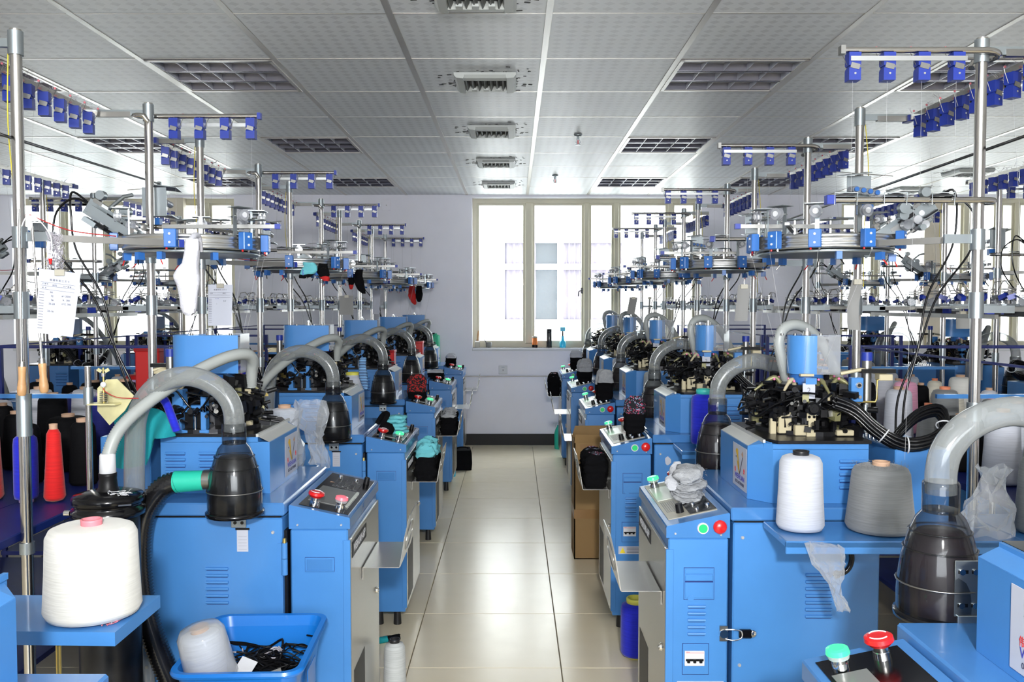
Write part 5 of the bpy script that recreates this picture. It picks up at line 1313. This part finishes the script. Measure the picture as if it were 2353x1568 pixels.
card('paper_slip', (-.62, 2.06, .532), .12, .02, (.4, -.25, .35), 'card_grey', 'narrow grey paper slip lying across the scraps in the bin')
c = cone(-.725, 2.06, .535, (.056, .052, .125, 'yarn_bright', 'core_tan'), 'white yarn cone wrapped in clear film leaning in the blue bin', rot=(.10, -.20, 0))
g = MB(); g.lathe([(.055, -.003), (.0615, .006), (.0585, .06), (.056, .118), (.046, .134), (.02, .139), (0, .138)], n=22, m='film'); ob('film_wrap', g, c)
t = empty('work_stool', (-.655, 2.165, 0), 0, 'low dark stool under the blue bin', 'stool')
g = MB(); g.box(-.15, .15, -.18, .18, .335, .3595, 'dark_steel', .004); ob('seat', g, t)
for sx in (-1, 1):
    for sy in (-1, 1): ob('leg', MB().cyl((sx * .13, sy * .16, 0), (sx * .12, sy * .15, .336), .011, n=10, m='dark_steel'), t)
# filter canister with the post and yellow plate
cx, cy = XL - .582, YL[0] + D - .756
t = empty('lint_canister', (cx, cy, 0), 0, 'black lint canister with mesh body and lid joined by the grey ribbed hose', 'canister')
g = MB(); g.lathe([(.07, .05), (.076, .06), (.076, .885), (.07, .89)], n=28, m='mesh_dark'); ob('mesh_body', g, t)
g = MB(); g.lathe([(.0, .955), (.05, .953), (.084, .944), (.088, .938), (.088, .925), (.082, .922), (.082, .912), (.090, .908), (.090, .892), (.078, .886)], n=32, m='black_gloss'); ob('lid', g, t)
g = MB(); g.lathe([(.030, .952), (.024, .962), (.0215, .985), (.0225, .992), (.0225, .999), (.017, 1.0)], n=22, m='black'); ob('hose_neck', g, t)
g = MB(); g.lathe([(.0185, .998), (.0205, 1.0), (.0195, 1.045), (.0175, 1.05)], n=22, m='white'); ob('hose_sleeve', g, t)
g = MB(); g.cyl((-.085, -.03, .90), (-.10, -.03, .90), .007, n=10, m='chrome'); g.obox((.07, -.06, .93), (.03, .02, .004), (0, 0, .4), 'steel'); ob('lid_clip', g, t)
for a in (0, 2.1, 4.2): ob('leg', MB().cyl((.06 * math.cos(a), .06 * math.sin(a), 0), (.06 * math.cos(a), .06 * math.sin(a), .06), .008, n=8, m='dark_steel'), t)
g = MB(); rr = random.Random(6)
for i in range(14):
    p = Vector((.045 + rr.uniform(-.02, .035), -.06 + rr.uniform(-.01, .02), .957)); g.tube(smooth([p + Vector((rr.uniform(-.015, .015), rr.uniform(-.008, .008), rr.uniform(-.003, .004))) for _ in range(4)], 3), .0008, 4, 'white')
ob('lint_fluff', g, t, kind='stuff')
p0 = W(207, 1108, cy + .108); px_, py_ = p0.x, p0.y
t = empty('stop_motion_post', (px_, py_, 0), 0, 'short steel post with yellow zinc plate, spring and wing nut above the lint canister', 'post')
zt = W(207, 842, py_).z
g = MB(); g.cyl((0, 0, 0), (0, 0, zt), .0085, n=16, m='steel'); ob('pole', g, t)
za = W(207, 905, py_).z; zb = W(207, 940, py_).z
g = MB(); g.cyl((0, 0, zb + .012), (0, 0, za + .018), .0125, n=16, m='zinc'); ob('collar', g, t)
q = lambda px, py: (W(px, py, py_ - .01).x - px_, W(px, py, py_ - .01).z)
g = MB(); g.prism([q(222, 893), q(242, 873), q(268, 872), q(306, 910), q(285, 945), q(250, 978), q(222, 945)], 'y', -.006, -.003, 'iridescent'); ob('plate', g, t)
g = MB(); a = q(214, 927); b = q(278, 928); g.box(a[0], b[0], -.045, -.005, a[1] - .002, a[1] + .002, 'iridescent'); ob('ledge', g, t)
sx_, sz_ = q(246, 925); g = MB()
g.tube([(sx_ + .0095 * math.cos(i * .9), -.028 + .0095 * math.sin(i * .9), sz_ + .003 + i * .0007) for i in range(40)], .0014, 5, 'steel_dull'); ob('spring', g, t)
g = MB(); g.cyl((sx_, -.028, sz_), (sx_, -.028, sz_ + .095), .0028, n=8, m='brass'); g.cyl((sx_, -.028, sz_ + .072), (sx_, -.028, sz_ + .080), .006, n=8, m='steel')
for s_ in (-1, 1): g.obox((sx_ + s_ * .010, -.028, sz_ + .088), (.012, .003, .009), (0, s_ * -.5, 0), 'iridescent')
g.ball((sx_, -.030, sz_ + .05), (.008, .006, .008), 'white', 10, 8); ob('wing_bolt', g, t)
g = MB(); g.tube(smooth([(sx_, -.03, sz_ + .04), (sx_ + .01, -.035, sz_ + .03), (sx_ + .04, -.03, sz_ + .015), (sx_ + .09, -.02, sz_ + .012)], 5), .0012, 4, 'cable_red'); ob('red_wire', g, t)
# wood-handled latch hooks hanging from the near pole
for i, (pa, pb, ra, rb_) in enumerate((((44, 480), (50, 838), (51, 842), (50, 910)), ((74, 520), (96, 832), (97, 835), (102, 903)))):
    Yk = 2.17; t = empty('latch_hook_tool', tuple(W(*ra, Yk)), 0, ['wood-handled hook tool hanging at the outer side of the near steel pole', 'wood-handled hook tool hanging between the near steel pole and the paper sheet'][i], 'hook tool')
    o0 = Vector(t.location); L = lambda pp: W(*pp, Yk) - o0
    ob('rod', MB().cyl(L(pa), L(pb), .0032, n=8, m='steel'), t)
    d = (L(rb_) - L(ra)); dn = d.normalized(); g = MB(); prof = [(.0, .0085), (.03, .0098), (.15, .0088), (.45, .0080), (.62, .0100), (.66, .0096), (.68, .0106), (.80, .0110), (.95, .0100), (1, .007)]
    g.tube([L(ra) + d * v for v, _ in prof], [r_ for _, r_ in prof], 14, 'wood'); ob('handle', g, t)
    ob('ferrule', MB().cyl(L(ra) - dn * .012, L(ra) + dn * .002, .0075, .009, 12, 'steel_dull'), t)
t = empty('nylon_tie', tuple(W(68, 640, 2.16)), 0, 'white nylon cord tied round the near steel pole with a red clip', 'cord')
o0 = Vector(t.location); g = MB(); g.tube(smooth([W(*p, 2.15) - o0 for p in ((50, 520), (60, 500), (78, 498), (102, 520), (118, 550), (118, 595))], 5), .0016, 6, 'white'); ob('cord', g, t)
g = MB(); p = W(116, 602, 2.15) - o0; g.cyl(p + Vector((0, 0, .008)), p - Vector((0, 0, .006)), .005, .0025, 8, 'red'); g.tube([p + Vector((.003 * math.cos(a), 0, -.010 + .004 * math.sin(a))) for a in [2 * PI * i / 10 for i in range(11)]], .0008, 4, 'steel', False); ob('red_clip', g, t)
# paper sheets and cards
def sheet(name, corners, Y, label, lines, m='paper', cat='paper sheet', bow=0.0):
    P = [W(px, py, Y) for px, py in corners]; o0 = (P[0] + P[1]) / 2; P = [p - o0 for p in P]
    t = empty(name, tuple(o0), 0, label, cat)
    def F(u, v): 
        p = (P[0] * (1 - u) + P[1] * u) * (1 - v) + (P[3] * (1 - u) + P[2] * u) * v
        return p + Vector((0, bow * math.sin(PI * v) + .002 * math.sin(5 * u), 0))
    g = MB(); g.grid(F, 6, 8, m); g.add([Vector(p) + Vector((0, .0012, 0)) for p in g.v], g.f[:], m, True); ob('page', g, t)
    if lines:
        g = MB(); X = (P[1] - P[0]); Wd = X.length; U = -(P[3] - P[0]).normalized(); X = X.normalized(); H = (P[3] - P[0]).length
        for (u, v, txt, sz, mm, al) in lines:
            add_text(g, txt, sz * H, mm, F(u, v) + Vector((0, -.0022, 0)), X, U, al)
        for v in (.20, .255, .31):
            a = F(.06, v) + Vector((0, -.0022, 0)); b = F(.92, v + .002) + Vector((0, -.0022, 0)); g.add([a, b, b + Vector((0, 0, .0006)), a + Vector((0, 0, .0006))], [(0, 1, 2, 3)], 'ink_soft')
        for i in range(14):
            v = .36 + .043 * i; a = F(.04, v) + Vector((0, -.0022, 0)); b = F(.16, v) + Vector((0, -.0022, 0)); g.add([a, b, b + Vector((0, 0, .0012)), a + Vector((0, 0, .0012))], [(0, 1, 2, 3)], 'ink_soft')
        ob('writing', g, t)
    g = MB(); g.box(-.012, .012, -.005, .004, -.012, .004, 'panel_beige', .001); g.cyl((0, 0, .004), (0, 0, .02), .0012, n=6, m='steel'); ob('clip', g, t)
    return t
L1_ = [(.52, .155, '袜 器 针 织 工 艺 卡', .036, 'ink_soft', 'CENTER'), (.10, .225, '订 单 号', .026, 'ink_soft', 'LEFT'), (.34, .235, '2075', .036, 'ink_soft', 'LEFT'), (.62, .235, '生 产 数 量', .026, 'ink_soft', 'LEFT'),
       (.10, .285, '品   名', .024, 'ink_soft', 'LEFT'), (.30, .345, '66', .042, 'ink_soft', 'LEFT'), (.32, .405, '72', .042, 'ink_soft', 'LEFT'), (.33, .465, '56', .042, 'ink_soft', 'LEFT'), (.28, .525, '25-24', .042, 'ink_soft', 'LEFT'), (.26, .64, '22-16', .042, 'ink_soft', 'LEFT'),
       (.60, .385, 'a= 3000', .044, 'ink_soft', 'LEFT'), (.64, .445, 'b.  300', .040, 'ink_soft', 'LEFT'), (.62, .505, 'c=2. 300', .042, 'ink_soft', 'LEFT')]
sheet('paper_sheet', [(90, 617), (186, 629), (168, 775), (83, 765)], 2.13, 'white handwritten work sheet clipped up beside the near steel pole', L1_)
L2_ = [(.5, .13, '袜 器 针 织 工 艺 卡', .036, 'ink_soft', 'CENTER'), (.08, .22, '订 单', .03, 'ink_soft', 'LEFT'), (.60, .215, '数 量', .03, 'ink_soft', 'LEFT'), (.30, .345, '• • •', .05, 'ink_blue', 'LEFT'), (.62, .40, '30 60', .032, 'ink_soft', 'LEFT'), (.34, .47, '1', .04, 'ink_soft', 'LEFT')]
sheet('paper_sheet', [(478, 654), (535, 654), (533, 749), (478, 749)], 2.95, 'smaller white work sheet hanging over the first blue drum', L2_)
for i, (cs, Y, lab, m) in enumerate((
    ([(1696, 656), (1724, 656), (1717, 738), (1688, 738)], 2.95, 'plain grey card hanging over the row with the cardboard box, straight one', 'card_grey'),
    ([(1958, 644), (1984, 646), (1975, 760), (1948, 757)], 2.6, 'long bent grey card hanging close to the tall steel pole', 'card_grey'),
    ([(1447, 683), (1465, 684), (1458, 724), (1440, 721)], 5.6, 'grey card hanging in front of the middle window', 'card_grey'),
    ([(1491, 684), (1495, 684), (1492, 731), (1489, 731)], 6.0, 'grey card seen edge-on in front of the middle window', 'card_grey'),
    ([(2197, 718), (2231, 718), (2229, 756), (2197, 756)], 2.82, 'short grey card by the window on the box side', 'card_grey'),
    ([(781, 680), (812, 680), (812, 724), (781, 724)], 5.0, 'grey card hanging over the second and third drums', 'card_grey'),
    ([(842, 604), (852, 604), (848, 660), (836, 658)], 5.5, 'white strip of paper hanging near the long black sock', 'paper'),
    ([(855, 664), (874, 664), (872, 722), (857, 722)], 6.72, 'pale paper hanging between two poles near the end wall', 'paper'),
    ([(742, 620), (0, 0), (0, 0), (0, 0)], 1, '', ''))):
    if not lab: continue
    sheet('hanging_card', cs, Y, lab, None, m, 'card', .02 if i == 1 else 0)
# lint rope over the arm above the paper sheet
g = MB(); rr = random.Random(31); base = W(126, 555, 2.2)
for i in range(110):
    v = rr.random(); p = base + Vector((rr.uniform(-.012, .012) * (1.3 - .4 * math.sin(v * 6)), rr.uniform(-.01, .01), .02 - .085 * v)); g.tube(smooth([p + Vector((rr.uniform(-.010, .010), rr.uniform(-.006, .006), rr.uniform(-.014, .014))) for _ in range(4)], 3), .0007, 4, 'lint')
tag(ob('lint_tuft', g), 'grey tuft of lint hanging on the steel arm above the paper sheet', 'lint', None, 'stuff')
# floor things
t = empty('black_bag', (W(1063, 1070, 7.62).x, 7.62, 0), .1, 'black bag standing on the floor at the aisle edge near the end wall', 'bag')
g = MB(); R5 = [rrect(.075, .11, .02, 0), rrect(.08, .115, .025, .06), rrect(.076, .11, .02, .15), rrect(.070, .105, .02, .172)]; nn = len(R5[0])
for A, B_ in zip(R5, R5[1:]): g.add(A + B_, [(k, (k + 1) % nn, nn + (k + 1) % nn, nn + k) for k in range(nn)], 'black_cloth', True)
g.add(R5[0], [tuple(range(nn))], 'black_cloth'); g.add(R5[-1], [tuple(range(nn))], 'black_cloth'); ob('body', g, t)
g = MB(); g.tube(smooth([(-.05, 0, .17), (-.03, 0, .185), (.03, 0, .185), (.05, 0, .17)], 5), .006, 6, 'black_cloth'); ob('handle', g, t)
t = empty('cyan_bottle', (W(1040, 1080, 7.25).x, 7.25, 0), 0, 'slim cyan bottle standing by the black floor bag', 'bottle')
ob('body', MB().lathe([(.024, 0), (.026, .01), (.026, .12), (.018, .145), (.011, .15)], n=18, m='liquid_blue'), t); ob('cap', MB().lathe([(.012, .149), (.013, .152), (.013, .172), (.008, .174)], n=14, m='white'), t)
t = empty('spray_bottle', (W(1283, 1030, 8.66).x, 8.66, 0), 0, 'teal spray bottle with pale nozzle on the floor by the end wall', 'bottle')
ob('body', MB().lathe([(.036, 0), (.040, .012), (.040, .16), (.030, .20), (.014, .225), (.013, .24)], n=20, m='teal_plastic'), t)
g = MB(); g.box(-.014, .014, -.012, .012, .24, .268, 'white', .003); g.box(-.05, -.012, -.006, .006, .252, .266, 'white', .002); g.tube([(-.02, 0, .25), (-.03, 0, .235), (-.028, 0, .22)], .003, 6, 'white'); ob('trigger_head', g, t)
t = empty('dropped_sock', (W(896, 1470, 3.66).x, 3.66, 0), .5, 'black and teal sock dropped on the floor below a cabinet', 'sock')
rows = [((-.05 + .012 * j, .004 * math.sin(j), .012), (0, .018 * [.5, .8, 1, 1, .95, .9, .95, 1, .6][j], 0), (0, 0, .012), 'teal_cloth' if j < 3 else 'black_cloth') for j in range(9)]
ob('sock_body', loft(rows, None), t)
# window sill things
SY = YW + .03; SZ = ZS
def lathe_thing(name, px, parts, label, cat):
    t = empty(name, (W(px, 790, SY).x, SY, SZ), 0, label, cat)
    for nm, prof, m in parts: ob(nm, MB().lathe(prof, n=20, m=m), t)
    return t
lathe_thing('glass_jar', 1229, [('jar', [(.026, 0), (.028, .01), (.028, .095), (.024, .10)], 'label_orange'), ('dark_base', [(.0285, .001), (.0288, .03)], 'black'), ('lid', [(.027, .1), (.028, .102), (.028, .118), (.0, .119)], 'panel_beige')], 'small orange jar with dark base on the window sill', 'jar')
lathe_thing('thermos_flask', 1262, [('body', [(.026, 0), (.0275, .008), (.0275, .15), (.026, .155)], 'glass_bottle'), ('cap', [(.0265, .154), (.0275, .157), (.0275, .19), (.020, .194), (0, .195)], 'dark_steel')], 'dark thermos flask on the window sill', 'flask')
t = lathe_thing('soap_dispenser', 1293, [('body', [(.030, 0), (.032, .008), (.031, .06), (.016, .075), (.012, .12)], 'liquid_blue'), ('neck', [(.007, .12), (.007, .17)], 'black')], 'bright blue dispenser bottle on the window sill', 'bottle')
g = MB(); g.box(-.026, .026, -.012, .012, .17, .212, 'liquid_blue', .003); ob('pump_head', g, t)
t = empty('paint_brush', (W(1097, 790, SY).x, SY, SZ), 0, 'old paint brush standing on the window sill in the corner', 'brush')
g = MB(); g.box(-.026, .026, -.008, .008, 0, .055, 'panel_beige', .003); ob('bristles', g, t); g = MB(); g.box(-.027, .027, -.009, .009, .055, .075, 'steel_dull', .002); ob('ferrule', g, t)
g = MB(); g.tube([(0, 0, .07), (.003, 0, .09), (.006, 0, .13), (.01, 0, .175)], [.016, .008, .010, .005], 10, 'wood'); ob('handle', g, t)
t = empty('glue_cup', (W(1123, 790, SY).x, SY, SZ), 0, 'small grey cup with a stick in it on the window sill', 'cup')
ob('cup', MB().lathe([(.028, 0), (.032, .055), (.029, .055), (.026, .005), (0, .005)], n=20, m='card_grey'), t); ob('stick', MB().cyl((0, 0, .01), (-.045, 0, .085), .004, n=8, m='dark_steel'), t)
# long thin rods that tie the creels to each other under the ceiling
for i, (a, b, lab) in enumerate((((W(-40, 296, 2.1), W(366, 423, 3.9)), None, 'thin steel tie rod running under the ceiling on the paper sheet side'), ((W(2400, 297, 2.1), W(1790, 512, 4.4)), None, 'thin steel tie rod running under the ceiling on the box side'))):
    t = empty('tie_rod', (0, 0, 0), 0, lab, 'rod'); ob('rod', MB().cyl(a[0], a[1], .0042, n=8, m='dark_steel'), t)
    for p in a: ob('end_clamp', MB().box(p.x - .008, p.x + .008, p.y - .008, p.y + .008, p.z - .01, p.z + .01, 'zinc', .002), t)

# ================================================================== racks with yarn between the rows
def make_rack():
    t = empty('yarn_rack', (0, 0, 0), 0, 'x', 'rack', 'blue yarn racks between the rows')
    x0, x1, L = .0, .80, 1.30
    for x in (x0, x1):
        for y in (0, L): ob('post', MB().box(x - .009, x + .009, y - .009, y + .009, 0, 1.255, 'blue_dark'), t)
    for y in (0, L): ob('end_bar', MB().box(x0, x1, y - .0035, y + .0035, 1.247, 1.255, 'blue_dark'), t)
    ob('side_bar', MB().box(x0 - .003, x0 + .003, 0, L, 1.247, 1.255, 'blue_dark'), t)
    ob('shelf', MB().box(x0 - .012, x1 + .012, -.012, L + .012, .815, .838, 'blue_dark'), t)
    ob('lower_shelf', MB().box(x0 - .012, x1 + .012, -.012, L + .012, .30, .318, 'blue_dark'), t)
    ob('upper_rail', MB().box(x0, x1, .62, .634, 1.10, 1.115, 'blue'), t)
    return t
rk = make_rack(); index_kids(); first = True
RACKS = [(sg, i, 2.50 + 1.42 * i) for sg in (1, -1) for i in range(4)]
CM = {}
def rack_cone(col, big):
    k = (col, big)
    if k not in CM:
        core = {'yarn_white': 'core_tan', 'yarn_bright': 'core_tan', 'yarn_grey': 'core_orange', 'yarn_black': 'core_tan', 'yarn_navy': 'core_purple', 'yarn_blue': 'core_purple', 'yarn_red': 'core_tan', 'yarn_green': 'core_tan', 'yarn_pink': 'core_pink', 'yarn_cream': 'core_orange'}[col]
        CM[k] = {0: lambda: cone_mesh(.047, .034, .20, col, core), 1: lambda: cone_mesh(.085, .068, .19, col, core), 2: lambda: cone_mesh(.062, .050, .24, col, core)}[big]()
    return CM[k]
CN = {'yarn_white': 'cream white', 'yarn_bright': 'white', 'yarn_grey': 'grey', 'yarn_black': 'black', 'yarn_navy': 'navy', 'yarn_blue': 'blue', 'yarn_red': 'red', 'yarn_green': 'green', 'yarn_pink': 'pink', 'yarn_cream': 'cream'}
SZN = ['slim', 'thick', 'tall']
rr = random.Random(77); idx = {}
for sg, i, y0 in RACKS:
    loc = (1.52, y0, 0) if sg > 0 else (-1.52 - .80, y0, 0)
    lab = f"{NTH[i]} blue yarn rack from the camera, {'box' if sg > 0 else 'paper sheet'} side"
    if first: rk.location = loc; rk['label'] = lab; first = False
    else: dup(rk, loc, 0, lab)
    for a in range(4):
        for b_ in range(5):
            if rr.random() < .06: continue
            x = loc[0] + .11 + .195 * a; y = y0 + .13 + .262 * b_
            if sg > 0: col = rr.choices(['yarn_bright', 'yarn_white', 'yarn_grey', 'yarn_black', 'yarn_cream', 'yarn_pink', 'yarn_navy'], [34, 16, 22, 10, 8, 3, 6])[0]
            else: col = rr.choices(['yarn_black', 'yarn_navy', 'yarn_blue', 'yarn_red', 'yarn_green', 'yarn_bright', 'yarn_grey'], [52, 14, 8, 6, 4, 9, 5])[0]
            if (sg, i) == (-1, 0): col = {(3, 0): 'yarn_red', (2, 0): 'yarn_blue', (3, 1): 'yarn_black', (2, 1): 'yarn_black', (1, 0): 'yarn_navy'}.get((a, b_), col)
            if (sg, i) == (1, 0): col = {(0, 0): 'yarn_grey', (0, 1): 'yarn_bright', (1, 0): 'yarn_grey', (0, 2): 'yarn_black', (1, 1): 'yarn_white'}.get((a, b_), col)
            big = rr.choice([0, 1, 2, 2]); 
            lab = f"{SZN[big]} {CN[col]} cone, {NTH[i]} rack {'box' if sg > 0 else 'sheet'} side, line {['one', 'two', 'three', 'four'][a if sg > 0 else 3 - a]} from the aisle, place {['one', 'two', 'three', 'four', 'five'][b_]}"
            cone(x, y, .8385, rack_cone(col, big), lab, f"yarn cones on the {'box' if sg > 0 else 'paper sheet'} side racks")
# yarn packages just behind the near poles
cone(1.36, 2.26, .8405, rack_cone('yarn_grey', 0), 'slim grey yarn cone standing in front of the thick one beside the clear bag')
t = empty('wide_shelf', (0, 0, 0), 0, 'blue shelf plate behind the near pole on the box side', 'shelf')
ob('shelf_plate', MB().box(1.29, 1.50, 2.16, 2.47, .815, .8395, 'blue_lid', .003), t); ob('support_post', MB().cyl((1.4, 2.3, 0), (1.4, 2.3, .816), .012, n=12, m='dark_steel'), t)
t = empty('wide_shelf', (0, 0, 0), 0, 'blue shelf plate behind the near pole on the paper sheet side', 'shelf')
ob('shelf_plate', MB().box(-1.505, -1.295, 2.16, 3.05, .815, .8395, 'blue_dark', .003), t); ob('support_post', MB().cyl((-1.4, 2.3, 0), (-1.4, 2.3, .816), .012, n=12, m='dark_steel'), t)
cone(-1.395, 2.62, .8405, (.031, .018, .224, 'yarn_red', 'core_tan', 'cone', .012), 'slim bright red yarn cone standing just behind the near steel pole')
cone(-1.470, 2.60, .8405, ('spool', .034, .225, 'yarn_blue', 'core_purple'), 'slim blue yarn spool with purple rim beside the slim red cone')
cone(-1.425, 2.86, .8405, (.045, .036, .21, 'yarn_black', 'core_tan', 'cone', .020), 'black yarn cone with tan tube end right behind the slim red cone')
# red tall box behind the near rack
pbox('plastic_box', -1.66, 3.98, .8385, .11, .11, .40, 'red_matt', 'tall dull red box behind the red and black cones', 'box')
